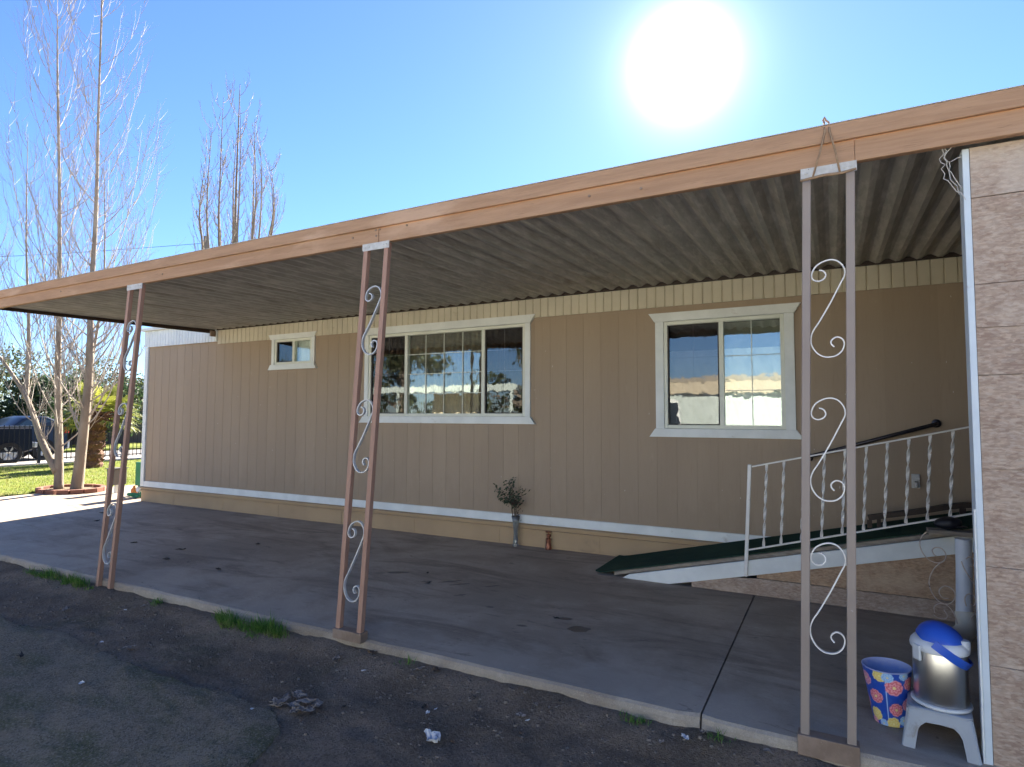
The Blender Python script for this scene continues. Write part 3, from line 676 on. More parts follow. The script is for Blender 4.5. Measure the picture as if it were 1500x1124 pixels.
# ------------------------------------------------------------------ white iron railing
rl = thing('iron_railing', 'white iron handrail with twisted balusters along the ramp', 'railing', (-.66, 5.335, .16))
RYY = 5.335
def lean(x, z): return x+.05*(z-1.0)
obj('rail_post', MB().beam((-.668, RYY, .15), (-.622, RYY, 1.065), .028, .028, upv=(1, 0, 0)), M['scroll_w'], rl, bevel=.003)
def rtop(x): return 1.045+(x+.62)*.2345
def rbot(x): return .386+(x+.574)*.2755
obj('top_rail', MB().beam((-.605, RYY, rtop(-.605)), (1.6, RYY, rtop(1.6)), .026, .012, upv=(0, 1, 0)), M['scroll_w'], rl, bevel=.002)
obj('bottom_rail', MB().beam((-.655, RYY, rbot(-.655)), (1.5, RYY, rbot(1.5)), .022, .012, upv=(0, 1, 0)), M['scroll_w'], rl, bevel=.002)
bxs = [-.492, -.362, -.213, -.07, .072, .215, .352, .488, .62, .757, .895, 1.03, 1.17, 1.31]
for x in bxs:
    zt, zb = rtop(x)-.006, rbot(x-.03)+.006
    obj('baluster', MB().beam((x-.036, RYY, zb), (x, RYY, zt), .021, .0075, twist=2.5, seg=40, upv=(1, 0, 0)), M['scroll_w'], rl)

# dark wall handrail
wr = thing('wall_handrail', 'dark metal handrail fixed to the siding above the ramp', 'handrail', (-.2, 6.08, 1.1))
obj('grab_bar', MB().tube([(-.206, 6.14, 1.09), (-.206, 6.09, 1.098), (-.18, 6.072, 1.11), (.72, 6.072, 1.395), (.755, 6.085, 1.405), (.76, 6.14, 1.408)], .0165, 12), M['wallrail'], wr, smooth=True)
for x, z in ((-.206, 1.09), (.76, 1.408)):
    obj('flange', MB().lathe([(0, 0), (.036, 0), (.034, .008), (.02, .012), (0, .012)], (0, 0, 0), 20, Matrix.Translation((x, 6.149, z)) @ Matrix.Rotation(R(90), 4, 'X')), M['wallrail'], wr, auto=40)
# dark wooden frame lying on the ramp
df = thing('bed_rail', 'dark brown curved wooden bed rail standing on the ramp behind the white railing', 'bed rail', (.25, 5.9, .53))
pts = smooth_curve([(.235, .618), (.38, .652), (.60, .700), (.80, .752), (.95, .775), (1.12, .77), (1.3, .72)], 5)
g = MB(); g.ribbon([(p[0], 5.90, p[1]) for p in pts], .05, .042)
obj('top_rail', g, M['darkwood'], df, auto=40)
obj('leg', MB().box(.226, .262, 5.885, 5.915, .535, .60), M['darkwood'], df); obj('leg', MB().box(.296, .325, 5.885, 5.915, .55, .615), M['darkwood'], df)
obj('leg', MB().box(.86, .90, 5.885, 5.915, .69, .745), M['darkwood'], df)

# black soft bundle on the ramp edge
g = MB(); n = 28
for i in range(15):
    ph = math.pi*i/14
    for j in range(n):
        a = 2*math.pi*j/n; x, y, z = math.sin(ph)*math.cos(a), math.sin(ph)*math.sin(a), math.cos(ph)
        k = 1+.10*fbm(x*1.7+4, y*1.7, z*1.7)
        g.v.append((.700+.082*x*k, 5.285+.060*y*k, .706+.044*z*k+(.006*x)))
g.f = [(i*n+j, i*n+(j+1)%n, (i+1)*n+(j+1)%n, (i+1)*n+j) for i in range(14) for j in range(n)]
g.f = [f[::-1] for f in g.f]
bb = thing('black_cap', 'crumpled black cloth cap lying on the white board at the top of the ramp', 'cap', (.700, 5.285, .662))
obj('crown', g, M['black'], bb, smooth=True)
obj('brim', MB().prism([(.72+.07*math.cos(a)*1.3, 5.27+.055*math.sin(a)) for a in np.linspace(-1.3, 1.3, 9)], 'Z', .685, .694), M['black'], bb, bevel=.002)

# white downspout with its elbow beside the ramp
dp = thing('drain_pipe', 'white plastic drain pipe with an elbow, standing by the end of the ramp', 'pipe', (.72, 4.9, 0))
g = MB().tube([(.727, 4.9, .665), (.727, 4.9, .50), (.722, 4.9, .32), (.715, 4.89, .185)], .045, 24)
obj('pipe', g, M['pvc'], dp, auto=50)
M['elbow'] = pm('yellowed_plastic_elbow', (.60, .57, .48), (.52, .50, .42), 6, .3, 60, .1, .001)
a0 = [(.718, 4.885, .20), (.722, 4.87, .15), (.715, 4.83, .105), (.685, 4.77, .085), (.635, 4.71, .08), (.60, 4.67, .078)]
obj('elbow', MB().tube(a0, [.054, .056, .058, .058, .056, .056], 28), M['elbow'], dp, auto=50)
obj('collar', MB().tube([(.630, 4.705, .081), (.606, 4.677, .079)], .062, 28), M['elbow'], dp, auto=50)

# thin wire scroll stand round the pipe
M['wire'] = pm('dull_wire', (.66, .56, .48), (.52, .42, .34), 20, .5, 60, .1, .001, chips=(.10, .08, .08), cscale=6, clo=.60, chi=.64)
ws = thing('wire_scroll_stand', 'tall plant stand of thin curled wire beside the white drain pipe', 'plant stand', (.62, 4.8, 0))
def spx(px, py, y=4.80):  # sketch units to metres on the stand's own plane
    return (.655+(px-600)/920*.66*.94, y, .655-(py-335)/1124*.98)
W1 = [(400,275),(360,310),(340,365),(360,430),(410,480),(480,497),(535,470),(545,425),(515,390),(470,385),(440,405),(450,435),(472,450)]
W2 = [(535,475),(470,520),(425,580),(405,650),(425,720),(480,780),(550,790),(600,750),(605,700),(570,668),(525,662),(488,690),(485,720),(510,748),(555,750)]
W3 = [(440,865),(440,820),(480,795),(540,800),(590,850),(615,920),(620,985)]
W4 = [(485,1015),(490,985),(525,968),(560,985),(570,1015)]
W5 = [(515,835),(540,875),(520,900),(470,900),(430,880)]
W6 = [(690,790),(680,740),(700,705),(740,700),(765,735),(750,775),(720,770)]
W7 = [(665,470),(690,530),(740,600),(775,640)]
W8 = [(700,450),(735,430),(765,450),(760,490),(730,500)]
W9 = [(720,880),(740,845),(775,835)]
for nm, c in (('scroll_wire', W1), ('scroll_wire', W2), ('scroll_wire', W3), ('scroll_wire', W4), ('scroll_wire', W5), ('scroll_wire', W6), ('scroll_wire', W7), ('scroll_wire', W8), ('scroll_wire', W9)):
    obj(nm, MB().tube([spx(*p) for p in smooth_curve(c, 4)], .0035, 6), M['wire'], ws, smooth=True)
obj('leg', MB().tube([spx(620, 985), (.672, 4.80, .0)], .0035, 6), M['wire'], ws); obj('leg', MB().tube([(.79, 4.80, .60), (.79, 4.80, .0)], .0035, 6), M['wire'], ws)

# ------------------------------------------------------------------ stool, jug, bucket
M['stool'] = pm('grey_blue_plastic', (.34, .37, .41), (.30, .33, .37), 3, .42, 200, .1, .001, dirt=(.20, .18, .15), dscale=14, dlo=.55, dhi=.75)
SX, SY, SH = .388, 3.375, .172
stl = thing('plastic_stool', 'small grey plastic step stool with arched sides under the steel jug', 'stool', (SX, SY, 0))
rot = Matrix.Rotation(R(-6), 4, 'Z')
def loc(p): q = rot @ Vector(p); return (SX+q.x, SY+q.y, q.z)
ht, hb = .116, .142
def hw(z): return hb+(ht-hb)*z/SH
# seat: rounded square plate with a lip
def rsq(h, r, n=6):
    o = []
    for cx, cy, a0_ in ((1,1,0),(-1,1,90),(-1,-1,180),(1,-1,270)):
        for k in range(n+1): a = R(a0_+90*k/n); o.append((cx*(h-r)+r*math.cos(a), cy*(h-r)+r*math.sin(a)))
    return o
g = MB(); ring = [(ht+.002, SH-.014), (ht+.002, SH-.003), (ht-.004, SH), (ht-.016, SH), (ht-.020, SH-.003)]
L_ = []; n = 28
for h, z in ring: L_ += [loc((x, y, z)) for x, y in rsq(h, .03)]
g.add(L_, [(i*n+j, i*n+(j+1)%n, (i+1)*n+(j+1)%n, (i+1)*n+j) for i in range(len(ring)-1) for j in range(n)]+[tuple((len(ring)-1)*n+j for j in range(n))])
obj('seat', g, M['stool'], stl, auto=40)
for q in range(4):
    R4 = Matrix.Rotation(R(90*q), 4, 'Z'); g = MB()
    for side in (0, 1):
        # half side panel from the corner to the arch
        prof = [(hw(0)-.050, 0), (hw(.03)-.050, .03), (hw(.08)-.051, .08), (hw(.1)-.058, .10), (hw(.12)-.074, .117), (.0, .120)]
        outer = [(0, SH-.014), (hw(SH-.014)-.012, SH-.014), (hw(0)-.006, 0)]
        def P3(u, z, d):
            y = hw(z)-d
            p = Vector((u, y, z)) if side == 0 else Vector((y, u, z))
            return loc(R4 @ p)
        poly = prof+outer[:1]+outer[1:]
        m = len(poly); vs = [P3(u, z, 0) for u, z in poly]+[P3(u, z, .011) for u, z in poly]
        g.add(vs, [tuple(range(m)), tuple(range(2*m-1, m-1, -1))]+[(i, m+i, m+(i+1)%m, (i+1)%m) for i in range(m)])
    # rounded corner rib
    c0 = loc(R4 @ Vector((hw(0)-.010, hw(0)-.010, 0))); c1 = loc(R4 @ Vector((hw(SH)-.012, hw(SH)-.012, SH-.012)))
    g.tube([c0, c1], .011, 10)
    obj('leg', g, M['stool'], stl, auto=35)

M['steel'] = pm('brushed_stainless_steel', (.66, .64, .60), (.56, .54, .52), 3, .3, 5, .25, .004, (1, 1, .15), metal=1.)
M['plw'] = pm('white_jug_plastic', (.66, .68, .69), (.58, .60, .61), 4, .35, 60, .05, .001, dirt=(.36, .32, .26), dscale=22, dlo=.56, dhi=.72)
M['plb'] = pm('blue_jug_plastic', (.025, .10, .52), (.02, .08, .44), 3, .4, 200, .15, .001)
JX, JY = .398, 3.372
jg = thing('steel_jug', 'stainless steel drink jug with a white collar and a blue lid, on the grey stool', 'jug', (JX, JY, SH))
obj('body', MB().lathe([(0, SH+.012), (.100, SH+.012), (.104, SH+.02), (.104, SH+.235), (.100, SH+.245), (.09, SH+.25)], (JX, JY, 0), 56), M['steel'], jg, auto=40)
obj('base_ring', MB().lathe([(0, SH+.001), (.112, SH+.001), (.116, SH+.006), (.114, SH+.014), (.1045, SH+.017)], (JX, JY, 0), 56), M['plw'], jg, auto=40)
obj('collar', MB().lathe([(.1045, SH+.236), (.112, SH+.240), (.114, SH+.252), (.110, SH+.268), (.098, SH+.283), (.06, SH+.292), (0, SH+.293)], (JX, JY, 0), 56), M['plw'], jg, auto=40)
a = R(215); obj('latch', MB().beam((JX+.113*math.cos(a), JY+.113*math.sin(a), SH+.262), (JX+.112*math.cos(a), JY+.112*math.sin(a), SH+.195), .040, .013, upv=(-math.sin(a), math.cos(a), 0)), M['plw'], jg, bevel=.004)
T = Matrix.Translation((JX+.002, JY, SH+.268)) @ Matrix.Rotation(R(24), 4, 'Y') @ Matrix.Rotation(R(8), 4, 'X')
prof = [(.096*math.cos(t)**.8, .002+.078*math.sin(t)) for t in np.linspace(0, math.pi/2-.001, 14)]
lid = obj('lid', MB().lathe([(.088, -.004), (.097, -.006)]+prof, (0, 0, 0), 48, T), M['plb'], jg, auto=60)
# bail handle: a broad blue hoop swung over the right of the lid
pts = []
for t in np.linspace(-.35, math.pi+.35, 30):
    p = Vector((.130*math.sin(t)+.004, -.112*math.cos(t), 0)); q = Matrix.Rotation(R(36), 4, 'Y') @ p; pts.append(Vector((JX, JY, SH+.262))+q)
obj('handle', MB().ribbon(pts, .036, .007, (Matrix.Rotation(R(36), 3, 'Y') @ Vector((0, 0, 1)))), M['plb'], jg, auto=50)
obj('spout_cap', MB().lathe([(0, .0), (.026, 0), (.026, .030), (.022, .036), (0, .036)], (JX+.085, JY-.03, SH+.262), 24), M['plw'], jg, auto=40)

# flowered bucket, the print held in a colour attribute on the fine mesh
m, t, b = newmat('flower_print_plastic'); at_ = t.nodes.new('ShaderNodeAttribute'); at_.attribute_name = 'print'
t.links.new(at_.outputs['Color'], b.inputs['Base Color']); b.inputs['Roughness'].default_value = .35; M['floral'] = m
M['bin_in'] = pm('pale_lilac_plastic', (.40, .44, .66), (.36, .40, .60), 3, .45)
bk = thing('flowered_bucket', 'blue waste bucket printed with pink, red and yellow flowers, next to the stool', 'bucket', (.205, 3.47, 0))
BX, BY, BH = .207, 3.47, .252
nu, nv = 280, 110; g = MB(); U = []
tilt = Matrix.Rotation(R(-2.5), 4, 'Y')
def bk_r(k): return .070+.033*k**.9
for j in range(nv+1):
    k = j/nv; r_ = bk_r(k); z = .002+BH*k
    for i in range(nu):
        a = 2*math.pi*i/nu; p = tilt @ Vector((r_*math.cos(a), r_*math.sin(a), z)); g.v.append((BX+p.x, BY+p.y, p.z+.004)); U.append((a, k))
g.f = [(j*nu+i, j*nu+(i+1)%nu, (j+1)*nu+(i+1)%nu, (j+1)*nu+i) for j in range(nv) for i in range(nu)]
FL = [(-1.35, .74, .032, 'r'), (-.55, .80, .027, 'r'), (-2.25, .52, .028, 'r'), (-1.28, .33, .027, 'r'), (-1.95, .93, .024, 'y'), (-2.4, .18, .027, 'y'), (-1.45, .06, .028, 'y'),
      (-1.62, .92, .020, 'b'), (-.62, .42, .026, 'p'), (-2.0, .04, .018, 'b'), (-.9, .96, .018, 'b'), (-2.75, .80, .028, 'p'), (-3.2, .35, .03, 'r'), (-3.6, .75, .028, 'y'), (.1, .6, .03, 'r'), (.4, .2, .028, 'y'), (.9, .75, .03, 'p'), (1.2, .3, .03, 'r'), (1.8, .6, .03, 'y'), (2.2, .2, .028, 'r'), (-.2, .15, .026, 'r'), (-.85, .12, .02, 'b'), (-2.62, .02, .02, 'p')]
COL = {'r': ((.60, .05, .09), (.85, .36, .38)), 'p': ((.60, .12, .25), (.80, .42, .50)), 'y': ((.75, .48, .06), (.80, .70, .30)), 'b': ((.16, .38, .72), (.45, .62, .80))}
def flower_col(a, k):
    base = (.018, .075, .42); q = mnoise.noise(Vector((a*4, k*9, 0)))
    if q > .25: base = (.02, .10, .45)
    if abs(((a+1.72+math.pi) % (2*math.pi))-math.pi) < .018: base = (.45, .6, .8)
    for fa, fk, fr, c in FL:
        da = ((a-fa+math.pi) % (2*math.pi))-math.pi
        dx = da*.088; dy = (k-fk)*BH; d = math.hypot(dx, dy)
        if d > fr*1.15: continue
        th = math.atan2(dy, dx); fr *= 1.25; ed = fr*(.91+.06*math.cos(9*th+fa*5)+.04*math.cos(5*th+fk*9))
        if d < ed:
            lo, hi = COL[c]; ring_ = .5+.5*math.cos(d/fr*15-1.6*math.cos(7*th+d/fr*4)); w_ = .25+.75*ring_
            base = tuple(lo[i]*(1-w_)+hi[i]*w_ for i in range(3))
            if d < fr*.18: base = (.85, .72, .30)
    return base
o = obj('body', g, M['floral'], bk, smooth=True)
ca = o.data.color_attributes.new('print', 'FLOAT_COLOR', 'POINT')
ca.data.foreach_set('color', [c for (a, k) in U for c in (*flower_col(a, k), 1.)])
prof = [(bk_r(1)+.001, BH+.001), (bk_r(1)+.003, BH+.004), (bk_r(1)-.001, BH+.006), (bk_r(1)-.004, BH), (.068, .01), (0, .01)]
obj('lining', MB().lathe(prof, (BX, BY, .006), 60, tilt), M['bin_in'], bk, auto=40)

# ------------------------------------------------------------------ vase with a twiggy plant against the wall
vs_ = thing('vase', 'slim clear glass vase holding dry branches, against the skirting', 'vase', (-3.19, 6.065, 0))
m, t, b = newmat('clear_vase_glass'); b.inputs['Base Color'].default_value = (.85, .92, .95, 1); b.inputs['Roughness'].default_value = .05; b.inputs['Transmission Weight'].default_value = .85; M['vglass'] = m
obj('glass', MB().lathe([(0, .002), (.034, .002), (.036, .01), (.026, .05), (.024, .16), (.034, .26), (.048, .335), (.046, .335), (.031, .26), (.021, .16), (.022, .05), (0, .02)], (-3.19, 6.065, 0), 28), M['vglass'], vs_, smooth=True)
M['twig'] = pm('dry_twig', (.12, .09, .06), (.08, .06, .04), 20, .9)
M['ivy'] = mat_leaf('dusty_dark_leaf', (.05, .075, .045), (.065, .095, .05), (.11, .125, .075))
M['dryleaf'] = mat_leaf('dry_red_leaf', (.12, .055, .04), (.10, .06, .045), (.30, .28, .16))
pl_ = thing('cut_branches', 'dark leafy cut branches spreading from the glass vase', 'plant', (-3.19, 6.065, .02))
gt = MB(); gl2 = MB(); gd = MB(); r_ = random.Random(11)
def leafq(G, p, s, r_):
    n_ = Vector((r_.gauss(0, 1), r_.gauss(0, 1), r_.gauss(0, 1))).normalized(); u = n_.orthogonal().normalized(); v = n_.cross(u)
    G.add([p-u*s, p+v*s*.5, p+u*s, p-v*s*.5], [(0, 1, 2, 3)])
ends = [(-3.46, .60), (-3.40, .66), (-3.33, .70), (-3.22, .76), (-3.26, .66), (-3.10, .66), (-3.05, .635), (-3.31, .56), (-3.16, .55), (-3.12, .50), (-3.38, .53), (-3.24, .72)]
for i, (ex_, ez_) in enumerate(ends):
    a = Vector((-3.19+r_.uniform(-.015, .015), 6.065, .05)); b_ = Vector((-3.20+r_.uniform(-.04, .03), 6.05, .42)); c_ = Vector((ex_, 6.04+r_.uniform(-.09, .05), ez_))
    pts = [a, a.lerp(b_, .5), b_]+[b_.lerp(c_, k/4)+Vector((r_.uniform(-.01, .01), 0, .02*math.sin(k/4*3.1))) for k in (1, 2, 3, 4)]
    gt.tube(pts, [.003, .003, .0028, .0025, .002, .0018, .001], 5)
    for k in range(34):
        t_ = r_.uniform(.25, 1.05); p = b_.lerp(c_, t_)+Vector((r_.gauss(0, .018), r_.gauss(0, .018), r_.gauss(0, .018)))
        leafq(gl2 if (i < 7 or i > 9) or r_.random() < .5 else gd, p, r_.uniform(.011, .023), r_)
for k in range(40): leafq(gd, Vector((-3.16+r_.gauss(0, .025), 6.05+r_.gauss(0, .02), .40+r_.gauss(0, .05))), .012, r_)
obj('stem', gt, M['twig'], pl_); obj('foliage', gl2, M['ivy'], pl_); obj('dry_leaves', gd, M['dryleaf'], pl_)

# ------------------------------------------------------------------ trees
M['bark'] = pm('grey_brown_bark', (.25, .205, .16), (.18, .148, .115), 4, .9, 30, .8, .02, (1, 1, .35), dirt=(.33, .29, .23), dscale=3, dlo=.52, dhi=.7)
M['twigs'] = pm('pale_bare_twigs', (.34, .305, .27), (.28, .25, .22), 2, .8, 30, .2, .002)
def interp(P, k):
    x = k*(len(P)-1); i = min(int(x), len(P)-2); return P[i].lerp(P[i+1], x-i)
def grow(G, p, d, L, r0, r_, depth, upb, sides=4):
    n = 7 if depth < 2 else 4; pts = [p]; q = p.copy(); dd = d.normalized()
    for i in range(n):
        dd = (dd+Vector((r_.gauss(0, .03), r_.gauss(0, .03), upb*(1.0 if i > 0 else .4)))).normalized(); q = q+dd*(L/n); pts.append(q.copy())
    G.tube(pts, [r0*(1-.85*i/n) for i in range(n+1)], sides if r0 > .012 else 3, cap=False)
    return pts
def poplar(name, label, group, stems, seed, nb=60, dens=1., twig_r=.0045, spread=1.0, low=.10):
    r_ = random.Random(seed); base = Vector(stems[0][0][0]); root = thing(name, label, 'tree', base, group)
    T_ = MB(); B_ = MB()
    for pts, rad, n1 in stems:
        P = [Vector(p) for p in pts]; P = [Vector(q) for q in smooth_curve([tuple(p) for p in P], 5)]; m_ = len(P)
        T_.tube(P, [max(.004, rad*(1-.93*(i/(m_-1))**.9)) for i in range(m_)], 12)
        H = (P[-1]-P[0]).length
        for b_ in range(n1):
            k = low+(1-low)*(b_/n1)**.85+r_.uniform(-.01, .01); k = min(.985, max(low, k)); p = interp(P, k)
            az = r_.uniform(0, 2*math.pi); L = spread*H*(.20*(1-k)**.6+.15)*r_.uniform(.55, 1.2)*min(1, .45+k*1.6)
            out_ = Vector((math.cos(az), math.sin(az), r_.uniform(.6, 1.2)))
            rr = max(twig_r*1.4, rad*(1-k)*.13+.005)
            bp = grow(B_, p, out_, L, rr, r_, 0, .34)
            ns = int((3+L*2.6)*dens)
            for s_ in range(ns):
                kk = r_.uniform(.12, .97); pp = interp(bp, kk); az2 = az+r_.uniform(-2.2, 2.2)
                l2 = L*(1-kk*.5)*r_.uniform(.3, .65)
                o2 = Vector((math.cos(az2), math.sin(az2), r_.uniform(1.0, 2.2)))
                b2 = grow(B_, pp, o2, l2, max(twig_r, rr*.42), r_, 1, .34, 3)
                if dens > .7:
                    for s3 in range(int(.6+l2*1.6)):
                        p3 = interp(b2, r_.uniform(.2, .9)); a3 = az2+r_.uniform(-1.6, 1.6)
                        grow(B_, p3, Vector((math.cos(a3), math.sin(a3), r_.uniform(.5, 1.6))), l2*r_.uniform(.25, .55), twig_r*.8, r_, 2, .1, 3)
    obj('trunk', T_, M['bark'], root, smooth=True); obj('crown', B_, M['twigs'], root)
    return root
poplar('bare_tree', 'bare grey tree with a leaning side limb, left trunk in the brick ring', 'bare poplars beyond the driveway',
    [([(-13.29, 6.22, 0), (-13.42, 6.25, .9), (-13.62, 6.27, 2.2), (-13.75, 6.3, 3.6), (-13.95, 6.3, 6), (-14.25, 6.3, 8.6), (-14.38, 6.3, 10.0)], .088, 60),
     ([(-13.34, 6.2, .35), (-13.75, 6.1, .95), (-14.25, 6.05, 1.75), (-14.9, 5.9, 2.5), (-15.6, 5.8, 3.1), (-16.2, 5.8, 4.1)], .075, 22),
     ([(-14.35, 6.05, 1.8), (-14.55, 6.15, 2.6), (-14.75, 6.2, 3.6), (-15.0, 6.2, 5.2), (-15.4, 6.3, 7.6)], .055, 24)], 5, spread=.95, low=.13)
poplar('bare_tree', 'bare tree with the thick right-hand trunk, tallest of the bare trees by the driveway', 'bare poplars beyond the driveway',
    [([(-13.02, 6.40, 0), (-12.93, 6.40, .6), (-12.78, 6.38, 1.5), (-12.66, 6.36, 2.6), (-12.60, 6.3, 3.6), (-12.55, 6.3, 5.4), (-12.62, 6.3, 7.6), (-12.68, 6.3, 10.6)], .112, 64),
     ([(-12.86, 6.4, 1.0), (-12.98, 6.5, 1.6), (-13.05, 6.6, 2.6), (-12.95, 6.7, 4.2), (-13.1, 6.7, 6.5)], .06, 22)], 9, spread=1.0, low=.19)
poplar('bare_tree', 'bare slender tree cut by the left edge of the photo', 'bare poplars beyond the driveway',
    [([(-18.6, 6.8, 0), (-18.7, 6.8, 2.5), (-18.8, 6.8, 5), (-18.9, 6.8, 7.6)], .11, 50)], 21, spread=.9, dens=.9)
poplar('bare_tree', 'bare tree with upright branches showing above the beam, alone against the sky', 'bare poplars beyond the driveway',
    [([(-21.4, 16, 0), (-21.4, 16, 3), (-21.35, 16, 6), (-21.45, 16, 10), (-21.4, 16, 15.2)], .17, 16)]+
    [([(-21.4, 16, 2.2+.25*abs(i)), (-21.4+i*.24*.88, 16+i*.24*.47+q*.5, 5.4), (-21.4+i*.38*.88, 16+i*.38*.47+q, 8.6), (-21.4+i*.42*.88, 16+i*.42*.47+q, 11.5-abs(i)*.4), (-21.4+i*.36*.88, 16+i*.36*.47+q, 14.9-abs(i)*.75-.5*(q > 0))], .085, 22)
     for i, q in ((-3.6, 0), (-2.8, .5), (-2.0, -.4), (-1.2, .4), (-.6, -.5), (.6, .5), (1.1, -.4), (1.8, .3), (2.5, -.3), (3.3, .2), (-4.3, .3), (4.0, -.2))],
    33, spread=.50, dens=.75, twig_r=.009, low=.2)

# brick ring at the foot of the trees
M['brick'] = pm('red_edging_brick', (.24, .10, .065), (.19, .085, .06), 6, .9, 60, .4, .004)
br_ = thing('brick_edging', 'low reddish brick edging round the foot of the bare trees', 'brick edging', (-12.95, 6.2, 0))
g = MB()
for i in range(16):
    a = 2*math.pi*i/16; cx, cy = -13.0+.62*math.cos(a), 6.3+.48*math.sin(a)
    if cx > -13.09 and False: continue
    t_ = Vector((-.62*math.sin(a), .48*math.cos(a), 0)).normalized(); c = Vector((cx, cy, .035))
    g.beam(c-t_*.098, c+t_*.098, .085, .085, upv=(0, 0, 1))
obj('brick_row', g, M['brick'], br_, bevel=.006)
tag(obj('soil_bed', MB().prism([(-13.0+.57*math.cos(a), 6.3+.44*math.sin(a)) for a in np.linspace(0, 2*math.pi, 24, endpoint=False)], 'Z', -.01, .03), M['soil']), kind='structure')

# fan palm
M['palmtrunk'] = pm('rough_palm_trunk', (.16, .075, .045), (.10, .05, .032), 9, .95, 18, 1., .04, dirt=(.30, .20, .13), dscale=7, dlo=.55, dhi=.7)
M['frond'] = mat_leaf('yellow_green_frond', (.16, .20, .03), (.24, .26, .045), (.32, .31, .08))
pr = thing('fan_palm', 'short fan palm with a stout brown trunk in front of the iron fence', 'palm', (-18.4, 9.35, 0))
g = MB(); r_ = random.Random(2); n = 16; k_ = 15
for j in range(k_+1):
    z = 1.42*j/k_; rr = .30-.10*(j/k_)+.03*math.sin(j*2.1)
    for i in range(n): a = 2*math.pi*i/n; q = rr+.03*fbm(a*2, z*5, 1); g.v.append((-18.4+.10*z+q*math.cos(a), 9.35+.05*z+q*math.sin(a), z))
g.f = [(j*n+i, j*n+(i+1)%n, (j+1)*n+(i+1)%n, (j+1)*n+i) for j in range(k_) for i in range(n)]
for i in range(90):
    z = r_.uniform(.1, 1.4); a = r_.uniform(0, 6.28); q = .27-.07*z; c = Vector((-18.4+.1*z+q*math.cos(a), 9.35+.05*z+q*math.sin(a), z))
    d = Vector((math.cos(a), math.sin(a), 1.3)).normalized(); g.beam(c, c+d*.12, .06, .025, upv=(-math.sin(a), math.cos(a), 0))
obj('trunk', g, M['palmtrunk'], pr)
g = MB(); gp = MB()
for i in range(58):
    az = r_.uniform(0, 6.283); el = R(r_.uniform(-28, 78)); d = Vector((math.cos(az)*math.cos(el), math.sin(az)*math.cos(el), math.sin(el)))
    p0 = Vector((-18.26, 9.42, 1.42)); L = r_.uniform(.45, .75); p1 = p0+d*L*.6+Vector((0, 0, .03)); p2 = p0+d*L
    gp.tube([p0, p1, p2], [.018, .013, .010], 5)
    side = d.cross(Vector((0, 0, 1))); side = side.normalized() if side.length > .05 else Vector((1, 0, 0)); upn = side.cross(d).normalized()
    for s_ in range(17):
        th = R(-82+164*s_/16); bd = (d*math.cos(th)+side*math.sin(th)).normalized(); bl = r_.uniform(.42, .62)*(1-.25*abs(th)/1.4)
        wdir = bd.cross(upn).normalized()*.017
        m1 = p2+bd*bl*.6+upn*.03; e = p2+bd*bl+Vector((0, 0, -.12*r_.random()))+upn*.0
        g.add([p2-wdir*.4, p2+wdir*.4, m1+wdir, m1-wdir, e], [(0, 1, 2, 3), (3, 2, 4)])
obj('frond_stalks', gp, M['palmtrunk'], pr); obj('crown', g, M['frond'], pr)

# leafy evergreens across the street, each with its own crown
def leafy(name, label, x, y, rad, h, seed, mt, group, nleaf=5200, ls=.11, z0=.2, trunk=True):
    r_ = np.random.default_rng(seed); root = thing(name, label, 'tree' if trunk else 'bush', (x, y, 0), group)
    nc = 26; C_ = []
    for i in range(nc):
        a = r_.uniform(0, 6.28); q = rad*math.sqrt(r_.uniform(0, 1))*.85; zz = r_.uniform(.12, .95)
        q *= math.sqrt(max(.08, 1-(zz*1.05-.25)**2)) if zz > .25 else .95
        C_.append((x+q*math.cos(a), y+q*math.sin(a), z0+(h-z0)*zz, rad*r_.uniform(.20, .40)))
    V = []; F = []
    for i in range(nleaf):
        c = C_[r_.integers(nc)]; d = r_.normal(size=3); d /= np.linalg.norm(d); rr = c[3]*r_.uniform(.45, 1.08)
        p = np.array(c[:3])+d*rr*np.array([1, 1, .85]); u = r_.normal(size=3); u /= np.linalg.norm(u); v = np.cross(u, d+r_.normal(size=3)*.6); v /= np.linalg.norm(v)+1e-9
        s = ls*r_.uniform(.5, 1.1); o_ = len(V); V += [p-u*s, p+v*s*.55, p+u*s, p-v*s*.55]; F.append((o_, o_+1, o_+2, o_+3))
    g = MB(); g.v = [tuple(p) for p in V]; g.f = F
    if trunk:
        T_ = MB().tube([(x, y, 0), (x+.05, y, h*.35), (x-.05, y+.1, h*.75)], [rad*.09, rad*.06, rad*.02], 8)
        for c in C_[:9]: T_.tube([(x+.03, y, h*.3), ((x+c[0])/2, (y+c[1])/2, (h*.3+c[2])/2+.1), c[:3]], [rad*.035, rad*.025, .01], 5)
        obj('trunk', T_, M['bark'], root)
    obj('crown', g, mt, root); return root
M['everg'] = mat_leaf('dark_evergreen_leaf', (.022, .045, .022), (.035, .065, .028), (.06, .09, .035))
M['everg2'] = mat_leaf('olive_leaf', (.05, .07, .03), (.07, .09, .035), (.11, .12, .05))
EV = [(-30.5, 9.8, 2.2, 3.6, 'everg', 'dense dark evergreen across the street, behind the black pickup truck'), (-31, 13.2, 2.0, 3.2, 'everg', 'dark rounded evergreen across the street, behind the parked dark car'), (-31.5, 16.3, 2.0, 3.4, 'everg', 'dark evergreen across the street between the bare trunks and the palm'),
      (-33.5, 19.5, 2.3, 3.5, 'everg2', 'olive green tree beyond the wooden fence, behind the fan palm'), (-40, 15, 3.2, 5.0, 'everg2', 'taller olive green tree far behind the parked vehicles'), (-42, 22, 3.4, 5.0, 'everg2', 'far olive green tree above the palm, cut by the left post')]
